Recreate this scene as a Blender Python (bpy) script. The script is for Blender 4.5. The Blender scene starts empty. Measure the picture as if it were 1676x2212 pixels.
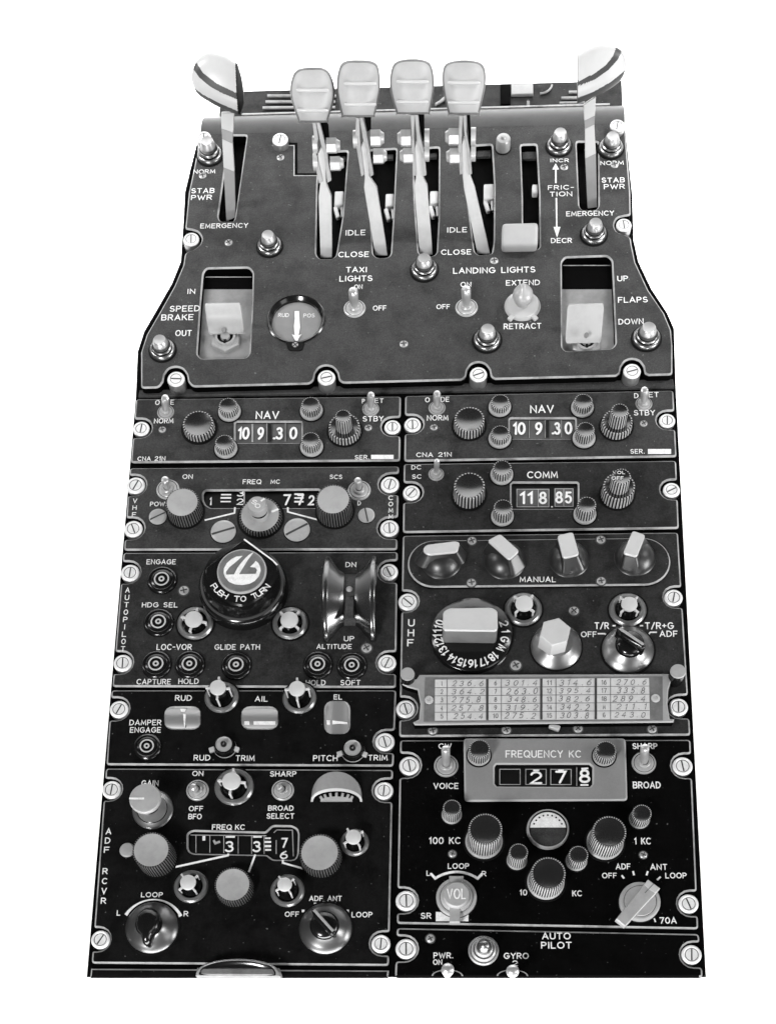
import bpy, bmesh, math, random
from mathutils import Vector, Matrix
from mathutils.geometry import tessellate_polygon

random.seed(7)
C = bpy.context.scene.collection
S = 0.00025                      # one drawing unit = a quarter of a millimetre
# ------------------------------------------------------------------ camera
CAM_T, CAM_Y, CAM_R = 0.219493235, 0.0395369178, 0.00590101122
CAM_P = Vector((87.6193950, -476.998366, 1943.54779))
CAM_F, CAM_CX, CAM_CY = 2282.53855, 858.686907, 2160.29233
PW, PH = 1676.0, 2212.0
MR = Matrix.Rotation(CAM_T, 3, 'X') @ Matrix.Rotation(CAM_Y, 3, 'Y') @ Matrix.Rotation(CAM_R, 3, 'Z')
cd = bpy.data.cameras.new('camera')
cam = bpy.data.objects.new('camera', cd)
C.objects.link(cam)
cam.matrix_world = Matrix.Translation(CAM_P * S) @ MR.to_4x4()
cd.sensor_fit = 'VERTICAL'
cd.sensor_height = 24.0
cd.sensor_width = 24.0
cd.lens = CAM_F / PH * 24.0
cd.shift_y = (CAM_CY - PH / 2) / PH
cd.shift_x = (PW / 2 - CAM_CX) / PH
cd.clip_start = 0.01
cd.clip_end = 50
bpy.context.scene.camera = cam

# ------------------------------------------------------------------ world, lamps, exposure
sc = bpy.context.scene
w = bpy.data.worlds.new('World')
sc.world = w
w.use_nodes = True
bg = w.node_tree.nodes['Background']
bg.inputs[0].default_value = (1, 1, 1, 1)
bg.inputs[1].default_value = 0.09
sc.view_settings.view_transform = 'Standard'
sc.view_settings.look = 'None'
sc.view_settings.exposure = 0
sc.view_settings.gamma = 1
sc.view_settings.use_curve_mapping = False


def area(name, loc, aim, size, power, sy=None, spread=180):
    l = bpy.data.lights.new(name, 'AREA')
    l.shape = 'RECTANGLE'
    l.size = size
    l.size_y = sy or size
    l.energy = power
    l.spread = math.radians(spread)
    o = bpy.data.objects.new(name, l)
    C.objects.link(o)
    o.location = loc
    o.rotation_euler = (Vector(aim) - Vector(loc)).to_track_quat('-Z', 'Y').to_euler()
    return o


area('key_softbox', (-0.50, -0.66, 0.78), (0, 0.2, 0), 0.24, 15.0)
area('added_fill_light', (0.75, -0.30, 0.85), (0, 0.15, 0), 0.45, 1.8)  # unseen fill light added opposite the key
area('added_backdrop_light', (-1.1, 0.9, 0.9), (-0.1, 1.0, -0.25), 0.6, 9, None, 56)  # unseen light added to whiten the backdrop
area('added_backdrop_light', (1.1, 0.9, 0.9), (0.15, 1.0, -0.25), 0.6, 10, None, 56)  # its added counterpart on the right, also unseen
area('added_backdrop_light', (0.95, -0.1, 0.2), (0.3, 0.35, -0.25), 0.4, 3, None, 80)  # unseen light added to brighten the floor right of the pedestal
area('added_wall_light', (0.0, 0.65, 0.95), (0.0, 1.5, 0.55), 1.4, 11, 0.2, 120)  # unseen light added so glossy caps reflect a bright back wall
area('added_floor_light', (0.0, -0.45, -0.02), (0.0, 0.1, -0.25), 0.8, 9, 0.2)  # unseen light added to clear the floor shadow below the pedestal


# ------------------------------------------------------------------ measuring helpers
def ray(px, py):
    return MR @ Vector(((px - CAM_CX) / CAM_F, -(py - CAM_CY) / CAM_F, -1.0))


def P(px, py, z=0.0):
    d = ray(px, py)
    return CAM_P + d * ((z - CAM_P.z) / d.z)


def Q(px, py, p0, n):
    d = ray(px, py)
    return CAM_P + d * ((p0 - CAM_P).dot(n) / d.dot(n))


def pr(v):
    q = MR.transposed() @ (Vector(v) - CAM_P)
    return CAM_CX + CAM_F * q.x / -q.z, CAM_CY - CAM_F * q.y / -q.z


def ux(px, py, z=0.0):
    return (P(px + 4, py, z) - P(px - 4, py, z)).length / 8


def uy(px, py, z=0.0):
    return (P(px, py + 4, z) - P(px, py - 4, z)).length / 8


def place(tx, ty, yb, rb, zp):
    """top centre, lowest visible base row, base radius (px) -> x, y, height over zp"""
    lo, hi = 0.0, 260.0
    for _ in range(40):
        h = (lo + hi) / 2
        p = P(tx, ty, zp + h)
        r = rb * ux(tx, ty, zp)
        if pr((p.x, p.y - r, zp))[1] < yb:
            lo = h
        else:
            hi = h
    return p.x, p.y, h


# ------------------------------------------------------------------ materials
def mat(name, col, rough=0.5, metal=0.0, spec=0.5, mottle=0.0, ms=60.0, grain=0.0, gs=1800.0, ior=1.5, bump=0.0, coat=0.0):
    m = bpy.data.materials.new(name)
    m.use_nodes = True
    nt = m.node_tree
    b = nt.nodes['Principled BSDF']
    b.inputs['Base Color'].default_value = (col, col, col, 1)
    b.inputs['Roughness'].default_value = rough
    b.inputs['Metallic'].default_value = metal
    b.inputs['IOR'].default_value = ior
    b.inputs['Specular IOR Level'].default_value = spec
    b.inputs['Coat Weight'].default_value = coat
    b.inputs['Coat Roughness'].default_value = 0.15
    if mottle or grain or bump:
        geo = nt.nodes.new('ShaderNodeNewGeometry')
        n1 = nt.nodes.new('ShaderNodeTexNoise')
        n1.inputs['Scale'].default_value = ms
        n1.inputs['Detail'].default_value = 6
        n1.inputs['Roughness'].default_value = 0.74
        n2 = nt.nodes.new('ShaderNodeTexNoise')
        n2.inputs['Scale'].default_value = gs
        n2.inputs['Detail'].default_value = 3
        nt.links.new(geo.outputs['Position'], n1.inputs['Vector'])
        nt.links.new(geo.outputs['Position'], n2.inputs['Vector'])
        r1 = nt.nodes.new('ShaderNodeMapRange')
        r1.inputs['From Min'].default_value = 0.36
        r1.inputs['From Max'].default_value = 0.56
        r1.inputs['To Min'].default_value = 1 - mottle
        r1.inputs['To Max'].default_value = 1 + mottle * 0.25
        nt.links.new(n1.outputs['Fac'], r1.inputs['Value'])
        r2 = nt.nodes.new('ShaderNodeMapRange')
        r2.inputs['From Min'].default_value = 0.3
        r2.inputs['From Max'].default_value = 0.7
        r2.inputs['To Min'].default_value = 1 - grain
        r2.inputs['To Max'].default_value = 1 + grain
        nt.links.new(n2.outputs['Fac'], r2.inputs['Value'])
        mu = nt.nodes.new('ShaderNodeMath')
        mu.operation = 'MULTIPLY'
        nt.links.new(r1.outputs[0], mu.inputs[0])
        nt.links.new(r2.outputs[0], mu.inputs[1])
        m2 = nt.nodes.new('ShaderNodeMath')
        m2.operation = 'MULTIPLY'
        m2.inputs[1].default_value = col
        nt.links.new(mu.outputs[0], m2.inputs[0])
        if grain > 0.25:
            n3 = nt.nodes.new('ShaderNodeTexNoise')
            n3.inputs['Scale'].default_value = 620
            n3.inputs['Detail'].default_value = 1
            nt.links.new(geo.outputs['Position'], n3.inputs['Vector'])
            r3 = nt.nodes.new('ShaderNodeMapRange')
            r3.inputs['From Min'].default_value = 0.75
            r3.inputs['From Max'].default_value = 0.80
            r3.inputs['To Max'].default_value = 0.08
            nt.links.new(n3.outputs['Fac'], r3.inputs['Value'])
            ad = nt.nodes.new('ShaderNodeMath')
            nt.links.new(m2.outputs[0], ad.inputs[0])
            nt.links.new(r3.outputs[0], ad.inputs[1])
            m2 = ad
        cc = nt.nodes.new('ShaderNodeCombineColor')
        for k in range(3):
            nt.links.new(m2.outputs[0], cc.inputs[k])
        nt.links.new(cc.outputs[0], b.inputs['Base Color'])
        if bump:
            bp = nt.nodes.new('ShaderNodeBump')
            bp.inputs['Strength'].default_value = bump
            bp.inputs['Distance'].default_value = 0.0002
            nt.links.new(n2.outputs['Fac'], bp.inputs['Height'])
            nt.links.new(bp.outputs[0], b.inputs['Normal'])
    return m


def paint(name, col, mottle, spec=0.1, ms=85):
    return mat(name, col, 0.6, 0, spec, mottle, ms, 0.28, 1300, bump=0.12)


M_QUAD = paint('grey_crackle_paint', 0.044, 0.32, 0.1, 60)
M_HOOD = mat('grey_gloss_paint', 0.038, 0.38, 0, 0.14, 0.2, 60, 0.1)
M_NAV = paint('dark_grey_paint', 0.036, 0.45, 0.1, 55)
M_COMM = paint('charcoal_paint', 0.019, 0.45)
M_AUTO = paint('charcoal_worn_paint', 0.022, 0.5)
M_UHF = paint('charcoal_scuffed_paint', 0.021, 0.45)
M_DAMP = paint('black_worn_paint', 0.0035, 0.6, 0.06)
M_ADF = paint('black_scuffed_paint', 0.0045, 0.6, 0.06)
M_BLK = mat('matt_black_paint', 0.0012, 0.55, 0, 0.04, 0.5, 90, 0.3)
M_DECK = mat('black_deck_paint', 0.001, 0.7, 0, 0.03)
M_EDGE = mat('edge_light_grey', 0.30, 0.45, 0, 0.3, 0.45, 70)  # pale grey; on chamfers it paints in light caught by the bevels
M_WHITE = mat('engraved_white', 0.70, 0.6, 0, 0.2, 0.16, 420, 0.1)
M_SCREW = mat('cadmium_screw', 0.42, 0.36, 0.25, 0.5, 0.12, 300)
M_SCREW2 = mat('dull_screw', 0.34, 0.38, 0.3, 0.5, 0.15, 300)
M_SLOT = mat('slot_shade', 0.05, 0.7, 0, 0.1)  # dark colour painted as shade in slots and round screw heads
M_METAL = mat('nickel_plate', 0.60, 0.28, 0.72, 0.5, 0.08, 200)
M_STEEL = mat('satin_steel', 0.38, 0.38, 0.35, 0.5, 0.12, 150)
M_PLASTIC = mat('black_bakelite', 0.004, 0.16, 0, 0.55)
M_DISH = mat('black_dished_cap', 0.004, 0.2, 0, 0.9, ior=1.75)
M_RIB = mat('light_rib_plastic', 0.36, 0.4, 0, 0.4, 0.15, 500)
M_GROOVE = mat('black_groove', 0.004, 0.6, 0, 0.1)  # also painted as contact shade in the black lips under fittings
M_GREYCAP = mat('grey_knob_cap', 0.34, 0.36, 0.15, 0.5, 0.12, 90)
M_IVORY = mat('ivory_plastic', 0.33, 0.45, 0, 0.35, 0.06, 60)
M_TOP = mat('pale_plastic', 0.46, 0.35, 0, 0.5, 0.06, 70)
M_WHEEL = mat('satin_black_wheel', 0.006, 0.2, 0, 1.0, ior=1.8)
M_INDIC = mat('indicator_drum_metal', 0.32, 0.34, 0.6, 0.5)
M_FAST = mat('bright_fastener', 0.68, 0.38, 0.1, 0.5, 0.12, 300)
M_OFFWHITE = mat('white_enamel', 0.40, 0.32, 0, 0.4, 0.05, 50)
M_SKIRT = mat('spun_metal_skirt', 0.27, 0.34, 0.9, 0.5, 0.06, 100)
M_BARREL = mat('dark_lamp_barrel', 0.26, 0.3, 0.95, 0.5)
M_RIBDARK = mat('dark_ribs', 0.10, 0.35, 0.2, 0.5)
M_RINGG = mat('dull_light_ring', 0.30, 0.30, 0.75, 0.5, 0.1, 100)
M_DISC = mat('emblem_disc_grey', 0.13, 0.4, 0, 0.4, 0.3, 90)
M_PADDLE = mat('paddle_enamel', 0.36, 0.4, 0, 0.4, 0.1, 60)
M_LCAP = mat('lamp_cap_metal', 0.44, 0.36, 0.7, 0.5)
M_SIDE = mat('turned_side', 0.42, 0.3, 0.85, 0.5)
M_KBASE = mat('black_knob_base', 0.012, 0.36, 0, 0.7)
M_FLOORG = mat('recess_floor_grey', 0.24, 0.4, 0.2, 0.5, 0.2, 60)
M_LINK = mat('white_linkage', 0.5, 0.5, 0, 0.3)
M_DKFACE = mat('grip_front_grey', 0.13, 0.4, 0, 0.4, 0.2, 60)
M_DOME = mat('hood_grey', 0.17, 0.4, 0.1, 0.4, 0.2, 60)
M_SKIRTD = mat('dark_spun_skirt', 0.17, 0.3, 0.9, 0.5, 0.06, 100)
M_EDGESHADE = mat('grip_edge_shade', 0.13, 0.5, 0, 0.3, 0.2, 120)  # dark band painted as edge shade round the throttle grips
M_STRIPE = mat('grey_stripe_paint', 0.038, 0.45, 0, 0.3, 0.15, 90)
M_LEVER = mat('painted_lever_grey', 0.42, 0.38, 0.1, 0.5, 0.1, 80)
M_LEVERB = mat('painted_band_grey', 0.20, 0.4, 0, 0.4, 0.08, 80)
M_STRAP = mat('strap_steel', 0.27, 0.42, 0.3, 0.5, 0.2, 120)
M_WINDOW = mat('window_black', 0.003, 0.4, 0, 0.2)
M_DRUM = mat('counter_drum_grey', 0.075, 0.45, 0, 0.3, 0.15, 200)
M_GPLATE = mat('light_grey_panel', 0.19, 0.5, 0, 0.3, 0.1, 40, 0.05)
M_PAPER = mat('card_paper', 0.48, 0.8, 0, 0.1, 0.1, 150)
M_PENCIL = mat('pencil_lead', 0.13, 0.7, 0, 0.1)
M_HOLDER = mat('clear_holder_grey', 0.27, 0.35, 0, 0.5, 0.15, 60)
M_METER = mat('meter_face_grey', 0.035, 0.6, 0, 0.2, 0.4, 200, 0.4)
M_GLASSY = mat('gauge_face_grey', 0.19, 0.3, 0, 0.5, 0.15, 40)
M_MIDGREY = mat('mid_grey_plastic', 0.30, 0.4, 0, 0.5, 0.1, 100)
M_BACK = mat('white_paper_sweep', 0.94, 0.9, 0, 0.0)
M_BODY = mat('black_housing_paint', 0.003, 0.5, 0, 0.1)
M_RAIL = mat('rear_rail_grey', 0.014, 0.5, 0, 0.2, 0.85, 140, 0.5)


# ------------------------------------------------------------------ object helpers
def thing(name, label, cat, at, group=None):
    o = bpy.data.objects.new(name, None)
    o.empty_display_size = 0.01
    C.objects.link(o)
    o.location = Vector(at) * S
    o['label'] = label
    o['category'] = cat
    if group:
        o['group'] = group
    return o


def finish(name, bm, mats, angle=38):
    for v in bm.verts:
        v.co *= S
    me = bpy.data.meshes.new(name)
    bm.to_mesh(me)
    bm.free()
    for m in (mats if isinstance(mats, (list, tuple)) else [mats]):
        me.materials.append(m)
    for p in me.polygons:
        p.use_smooth = True
    me.set_sharp_from_angle(angle=math.radians(angle))
    return me


def wloc(o):
    v = Vector((0, 0, 0))
    while o:
        v += o.location
        o = o.parent
    return v


def put(name, me, parent, at=(0, 0, 0), rz=0.0, label=None):
    """link mesh me as a child of parent at absolute unit position"""
    o = bpy.data.objects.new(name, me)
    C.objects.link(o)
    if parent is not None:
        o.parent = parent
        o.location = Vector(at) * S - wloc(parent)
    else:
        o.location = Vector(at) * S
    o.rotation_euler = (0, 0, rz)
    if label:
        o['label'] = label
    return o


def part(name, bm, mats, parent, at=(0, 0, 0), rz=0.0, label=None, angle=38):
    at = Vector(at)
    return put(name, finish(name, bm, mats, angle), parent, at, rz, label)


_cache = {}


def cached(key, fn):
    if key not in _cache:
        _cache[key] = fn()
    return _cache[key]


# ------------------------------------------------------------------ shape helpers
def face(bm, vs, mi=0):
    try:
        f = bm.faces.new(vs)
        f.material_index = mi
        return f
    except ValueError:
        return None


def lathe(bm, prof, n=40, mi=0, c=(0, 0), a0=0.0):
    """prof: (r, z[, material of the band that follows])"""
    rings = []
    for q in prof:
        r, z = q[0], q[1]
        if r < 1e-6:
            rings.append([bm.verts.new((c[0], c[1], z))])
        else:
            rings.append([bm.verts.new((c[0] + r * math.cos(a0 + 2 * math.pi * k / n), c[1] + r * math.sin(a0 + 2 * math.pi * k / n), z)) for k in range(n)])
    for i in range(len(prof) - 1):
        m = prof[i][2] if len(prof[i]) > 2 else mi
        A, B = rings[i], rings[i + 1]
        for k in range(n):
            l = (k + 1) % n
            if len(A) == 1 and len(B) == 1:
                continue
            if len(A) == 1:
                face(bm, (A[0], B[k], B[l]), m)
            elif len(B) == 1:
                face(bm, (A[k], A[l], B[0]), m)
            else:
                face(bm, (A[k], A[l], B[l], B[k]), m)
    return rings


def area2(p):
    return sum(p[i][0] * p[(i + 1) % len(p)][1] - p[(i + 1) % len(p)][0] * p[i][1] for i in range(len(p))) / 2


def ccw(p):
    return list(p) if area2(p) > 0 else list(reversed(p))


def inset(p, d):
    """move every edge of a closed polygon to its left by d"""
    n = len(p)
    out = []
    for i in range(n):
        a, b, c = Vector(p[i - 1][:2]), Vector(p[i][:2]), Vector(p[(i + 1) % n][:2])
        e1, e2 = (b - a).normalized(), (c - b).normalized()
        n1, n2 = Vector((-e1.y, e1.x)), Vector((-e2.y, e2.x))
        s = n1 + n2
        k = 1 + n1.dot(n2)
        m = s / max(k, 0.35)
        out.append((b.x + m.x * d, b.y + m.y * d))
    return out


def fillet(p, rad, seg=4, min_turn=18):
    n = len(p)
    out = []
    for i in range(n):
        a, b, c = Vector(p[i - 1][:2]), Vector(p[i][:2]), Vector(p[(i + 1) % n][:2])
        l1, l2 = (a - b).length, (c - b).length
        if l1 < 1e-5 or l2 < 1e-5:
            out.append((b.x, b.y))
            continue
        d1, d2 = (a - b) / l1, (c - b) / l2
        ang = math.acos(max(-1, min(1, d1.dot(d2))))
        if math.degrees(math.pi - ang) < min_turn:
            out.append((b.x, b.y))
            continue
        t = min(rad, l1 * 0.45, l2 * 0.45)
        q1, q2 = b + d1 * t, b + d2 * t
        for k in range(seg + 1):
            s = k / seg
            v = q1 * (1 - s) ** 2 + b * 2 * s * (1 - s) + q2 * s * s
            out.append((v.x, v.y))
    return out


def tri_fill(bm, loops_v, mi, up=True):
    flat = [v for l in loops_v for v in l]
    tris = tessellate_polygon([[v.co for v in l] for l in loops_v])
    for t in tris:
        vs = [flat[i] for i in t]
        nz = (vs[1].co - vs[0].co).cross(vs[2].co - vs[0].co).z
        if abs(nz) < 1e-9:
            continue
        if (nz < 0) == up:
            vs.reverse()
        face(bm, vs, mi)


def plate(bm, outer, holes, zt, zb, ch=3.0, mi=0, me=1, ms=None, hole_depth=None):
    """flat plate with chamfered outer edge and holes; outlines are unit polygons"""
    ms = mi if ms is None else ms
    loops = [ccw(outer)] + [list(reversed(ccw(h))) for h in holes]
    tops = []
    for k, L in enumerate(loops):
        ins = inset(L, ch)
        vt = [bm.verts.new((x, y, zt)) for x, y in ins]
        vm = [bm.verts.new((x, y, zt - ch * 0.8)) for x, y in L]
        zbb = zb if k == 0 or hole_depth is None else zt - hole_depth
        vb = [bm.verts.new((x, y, zbb)) for x, y in L]
        n = len(L)
        for i in range(n):
            j = (i + 1) % n
            face(bm, (vt[i], vm[i], vm[j], vt[j]), me)
            face(bm, (vm[i], vb[i], vb[j], vm[j]), ms)
        tops.append(vt)
    tri_fill(bm, tops, mi)


def prism(bm, poly, z0, z1, mi=0, bev=0.0, mside=None):
    p = ccw(poly)
    mside = mi if mside is None else mside
    if bev:
        q = inset(p, bev)
        vt = [bm.verts.new((x, y, z1)) for x, y in q]
        vm = [bm.verts.new((x, y, z1 - bev)) for x, y in p]
    else:
        vt = vm = [bm.verts.new((x, y, z1)) for x, y in p]
    vb = [bm.verts.new((x, y, z0)) for x, y in p]
    n = len(p)
    for i in range(n):
        j = (i + 1) % n
        if bev:
            face(bm, (vt[i], vm[i], vm[j], vt[j]), mi)
        face(bm, (vm[i], vb[i], vb[j], vm[j]), mside)
    tri_fill(bm, [vt], mi)


def box(bm, c, s, mi=0, m=None, bev=0.0):
    r = bmesh.ops.create_cube(bm, size=1.0)
    vs = r['verts']
    for v in vs:
        v.co = Vector((v.co.x * s[0], v.co.y * s[1], v.co.z * s[2]))
    if bev:
        es = list({e for v in vs for e in v.link_edges})
        r2 = bmesh.ops.bevel(bm, geom=es + vs, offset=bev, segments=3, profile=0.6, affect='EDGES', clamp_overlap=True)
        vs = list({v for f in r2['faces'] for v in f.verts} | {v for v in vs if v.is_valid})
    M = m or Matrix.Identity(3)
    for v in vs:
        v.co = M @ v.co + Vector(c)
    for f in {f for v in vs for f in v.link_faces}:
        f.material_index = mi
    return vs


def tube(bm, pts, rads, n=14, mi=0, caps=True):
    """round bar through 3-D points"""
    rings = []
    pts = [Vector(p) for p in pts]
    for i, p in enumerate(pts):
        d = (pts[min(i + 1, len(pts) - 1)] - pts[max(i - 1, 0)]).normalized()
        s = d.cross(Vector((0.13, 0.27, 0.95)) if abs(d.z) < 0.9 else Vector((1, 0, 0))).normalized()
        t = d.cross(s)
        rings.append([bm.verts.new(p + (s * math.cos(2 * math.pi * k / n) + t * math.sin(2 * math.pi * k / n)) * rads[i]) for k in range(n)])
    for A, B in zip(rings, rings[1:]):
        for k in range(n):
            l = (k + 1) % n
            face(bm, (A[k], A[l], B[l], B[k]), mi)
    if caps:
        face(bm, list(reversed(rings[0])), mi)
        face(bm, rings[-1], mi)


_rz = [0]


def ribbon(bm, pts, wd, z, mi=0, cap=True):
    """flat painted stroke along unit points"""
    q = []
    for p in pts:
        v = Vector((p[0], p[1]))
        if not q or (v - q[-1]).length > 1e-4:
            q.append(v)
    if len(q) < 2:
        return
    closed = (q[0] - q[-1]).length < 1e-3 and len(q) > 3
    if closed:
        q = q[:-1]
    _rz[0] = (_rz[0] + 1) % 9
    z = z + 0.05 * _rz[0]
    n = len(q)
    L, R = [], []
    h = wd / 2
    for i in range(n):
        a = q[i - 1] if (i > 0 or closed) else None
        c = q[(i + 1) % n] if (i < n - 1 or closed) else None
        e1 = (q[i] - a).normalized() if a is not None else None
        e2 = (c - q[i]).normalized() if c is not None else None
        e1 = e1 if e1 is not None else e2
        e2 = e2 if e2 is not None else e1
        n1, n2 = Vector((-e1.y, e1.x)), Vector((-e2.y, e2.x))
        m = (n1 + n2) / max(1 + n1.dot(n2), 0.3)
        zi = z + 0.018 * i
        L.append(bm.verts.new((*(q[i] + m * h), zi)))
        R.append(bm.verts.new((*(q[i] - m * h), zi)))
    for i in range(n if closed else n - 1):
        j = (i + 1) % n
        face(bm, (R[i], R[j], L[j], L[i]), mi)
    if cap and not closed:
        for end, (v1, v2, d) in enumerate(((L[0], R[0], q[0] - q[1]), (R[-1], L[-1], q[-1] - q[-2]))):
            d = d.normalized() * h
            p = q[0] if end == 0 else q[-1]
            s = Vector((-d.y, d.x))
            ex = [bm.verts.new((*(p + d * math.sin(a) + s * math.cos(a) * 1.0), z if end == 0 else z + .018 * (n - 1))) for a in (math.radians(45), math.radians(90), math.radians(135))]
            order = [v1] + list(reversed(ex)) + [v2]
            f = face(bm, order, mi)
            if f:
                f.normal_update()
                if f.normal.z < 0:
                    f.normal_flip()


# ------------------------------------------------------------------ engraved single-stroke letters
def arc(cx, cy, rx, ry, a0, a1, n=None):
    n = n or max(3, int(abs(a1 - a0) / 22))
    return [(cx + rx * math.cos(math.radians(a0 + (a1 - a0) * k / n)), cy + ry * math.sin(math.radians(a0 + (a1 - a0) * k / n))) for k in range(n + 1)]


G = {
    'A': (.72, [[(0, 0), (.36, 1), (.72, 0)], [(.13, .33), (.59, .33)]]),
    'B': (.6, [[(0, .53), (.33, .53)] + arc(.33, .765, .23, .235, -90, 90) + [(0, 1), (0, 0), (.33, 0)] + arc(.33, .265, .27, .265, -90, 90)]),
    'C': (.7, [arc(.4, .5, .4, .5, 48, 312)]),
    'D': (.66, [[(0, 0), (0, 1), (.22, 1)] + arc(.22, .5, .44, .5, 90, -90) + [(0, 0)]]),
    'E': (.55, [[(.55, 1), (0, 1), (0, 0), (.55, 0)], [(0, .52), (.46, .52)]]),
    'F': (.52, [[(.52, 1), (0, 1), (0, 0)], [(0, .52), (.44, .52)]]),
    'G': (.76, [arc(.4, .5, .4, .5, 48, 345) + [(.78, .46), (.45, .46)]]),
    'H': (.62, [[(0, 0), (0, 1)], [(.62, 0), (.62, 1)], [(0, .52), (.62, .52)]]),
    'I': (.06, [[(.03, 0), (.03, 1)]]),
    'J': (.45, [[(.45, 1), (.45, .25)] + arc(.22, .25, .23, .25, 0, -170)]),
    'K': (.6, [[(0, 0), (0, 1)], [(.57, 1), (0, .42)], [(.2, .62), (.6, 0)]]),
    'L': (.5, [[(0, 1), (0, 0), (.5, 0)]]),
    'M': (.8, [[(0, 0), (.06, 1), (.4, .2), (.74, 1), (.8, 0)]]),
    'N': (.64, [[(0, 0), (0, 1), (.64, 0), (.64, 1)]]),
    'O': (.8, [arc(.4, .5, .4, .5, 90, 450)]),
    'P': (.56, [[(0, 0), (0, 1), (.28, 1)] + arc(.28, .73, .28, .27, 90, -90) + [(0, .46)]]),
    'Q': (.8, [arc(.4, .5, .4, .5, 90, 450), [(.5, .25), (.8, -.06)]]),
    'R': (.6, [[(0, 0), (0, 1), (.3, 1)] + arc(.3, .74, .27, .26, 90, -90) + [(0, .48)], [(.28, .48), (.6, 0)]]),
    'S': (.58, [arc(.29, .745, .25, .255, 35, 262) + arc(.29, .255, .29, .255, 85, -150)]),
    'T': (.6, [[(0, 1), (.6, 1)], [(.3, 1), (.3, 0)]]),
    'U': (.62, [[(0, 1), (0, .3)] + arc(.31, .3, .31, .3, 180, 360) + [(.62, 1)]]),
    'V': (.68, [[(0, 1), (.34, 0), (.68, 1)]]),
    'W': (.95, [[(0, 1), (.24, 0), (.475, .8), (.71, 0), (.95, 1)]]),
    'X': (.62, [[(0, 0), (.62, 1)], [(0, 1), (.62, 0)]]),
    'Y': (.64, [[(0, 1), (.32, .5), (.64, 1)], [(.32, .5), (.32, 0)]]),
    'Z': (.6, [[(0, 1), (.6, 1), (0, 0), (.6, 0)]]),
    '0': (.6, [arc(.3, .5, .3, .5, 90, 450)]),
    '1': (.26, [[(0, .78), (.2, 1), (.2, 0)]]),
    '2': (.58, [arc(.29, .7, .28, .3, 165, -35) + [(0, 0), (.58, 0)]]),
    '3': (.58, [arc(.27, .76, .25, .24, 150, -80) + arc(.27, .26, .3, .27, 82, -150)]),
    '4': (.62, [[(.46, 0), (.46, 1), (0, .3), (.62, .3)]]),
    '5': (.56, [[(.52, 1), (.1, 1), (.05, .56)] + arc(.27, .32, .29, .32, 125, -145)]),
    '6': (.58, [[(.46, 1)] + arc(.56, .35, .55, .6, 120, 178) + arc(.29, .3, .29, .3, 180, 540)]),
    '7': (.56, [[(0, 1), (.56, 1), (.2, 0)]]),
    '8': (.58, [arc(.29, .755, .23, .245, 90, 450), arc(.29, .255, .29, .255, 90, 450)]),
    '9': (.58, [[(.58 - a_, 1 - b_) for a_, b_ in [(.46, 1)] + arc(.56, .35, .55, .6, 120, 178) + arc(.29, .3, .29, .3, 180, 540)]]),
    '.': (.08, [[(0, .03), (.08, .03)]]),
    '-': (.36, [[(0, .5), (.36, .5)]]),
    '/': (.45, [[(0, -.05), (.45, 1.05)]]),
    '+': (.5, [[(0, .5), (.5, .5)], [(.25, .25), (.25, .75)]]),
    ' ': (.38, []),
}


def strokes(bm, s, org, e1, e2, wdt, cap, th, z, mi=0, slant=0.0, jit=0.0, gap=0.3):
    """letters with left end at org (mid height), spread over wdt"""
    tot = sum(G[ch][0] for ch in s) + gap * (len(s) - 1)
    k = wdt / max(tot, 1e-3)
    x = 0.0
    for ch in s:
        gw, gl = G[ch]
        jx, jy, js = (random.uniform(-jit, jit) for _ in range(3))
        for st in gl:
            pts = []
            for a, b in st:
                X = (x + a + slant * (b - .5) * cap / max(k, 1e-3)) * k + jx * cap
                Y = (b - .5) * cap * (1 + js) + jy * cap
                pts.append(org + e1 * X + e2 * Y)
            ribbon(bm, pts, th * cap, z, mi)
        x += gw + gap


def text(bm, s, cx, cy, wpx, cpx, z, mi=2, th=0.17, tilt=None, **kw):
    """centred lettering measured on the photograph: centre, width, cap height"""
    dy = 0.0 if tilt is None else tilt
    cpx = cpx / (1 + th)
    wpx = max(wpx - th * cpx, .8)
    a, b = P(cx - wpx / 2, cy - dy * wpx / 2, z), P(cx + wpx / 2, cy + dy * wpx / 2, z)
    d = (b - a).to_2d()
    e1 = d.normalized()
    e2 = Vector((-e1.y, e1.x))
    strokes(bm, s, a.to_2d(), e1, e2, d.length, cpx * uy(cx, cy, z), th, z + 0.35, mi, **kw)


def column(bm, s, x0, y0, x1, y1, wpx, cpx, z, mi=2, th=0.17):
    n = len(s)
    for i, ch in enumerate(s):
        t = i / max(n - 1, 1)
        text(bm, ch, x0 + (x1 - x0) * t, y0 + (y1 - y0) * t, wpx if ch != 'I' else 1.5, cpx, z, mi, th)


def line(bm, pts, wpx, z, mi=2):
    ribbon(bm, [P(x, y, z).to_2d() for x, y in pts], wpx * ux(*pts[0], z), z + 0.35, mi, cap=False)


def upoly(pts, z):
    return [tuple(P(x, y, z).to_2d()) for x, y in pts]


def circ(cx, cy, r, n=32, a0=0.0):
    return [(cx + r * math.cos(a0 + 2 * math.pi * k / n), cy + r * math.sin(a0 + 2 * math.pi * k / n)) for k in range(n)]


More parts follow.
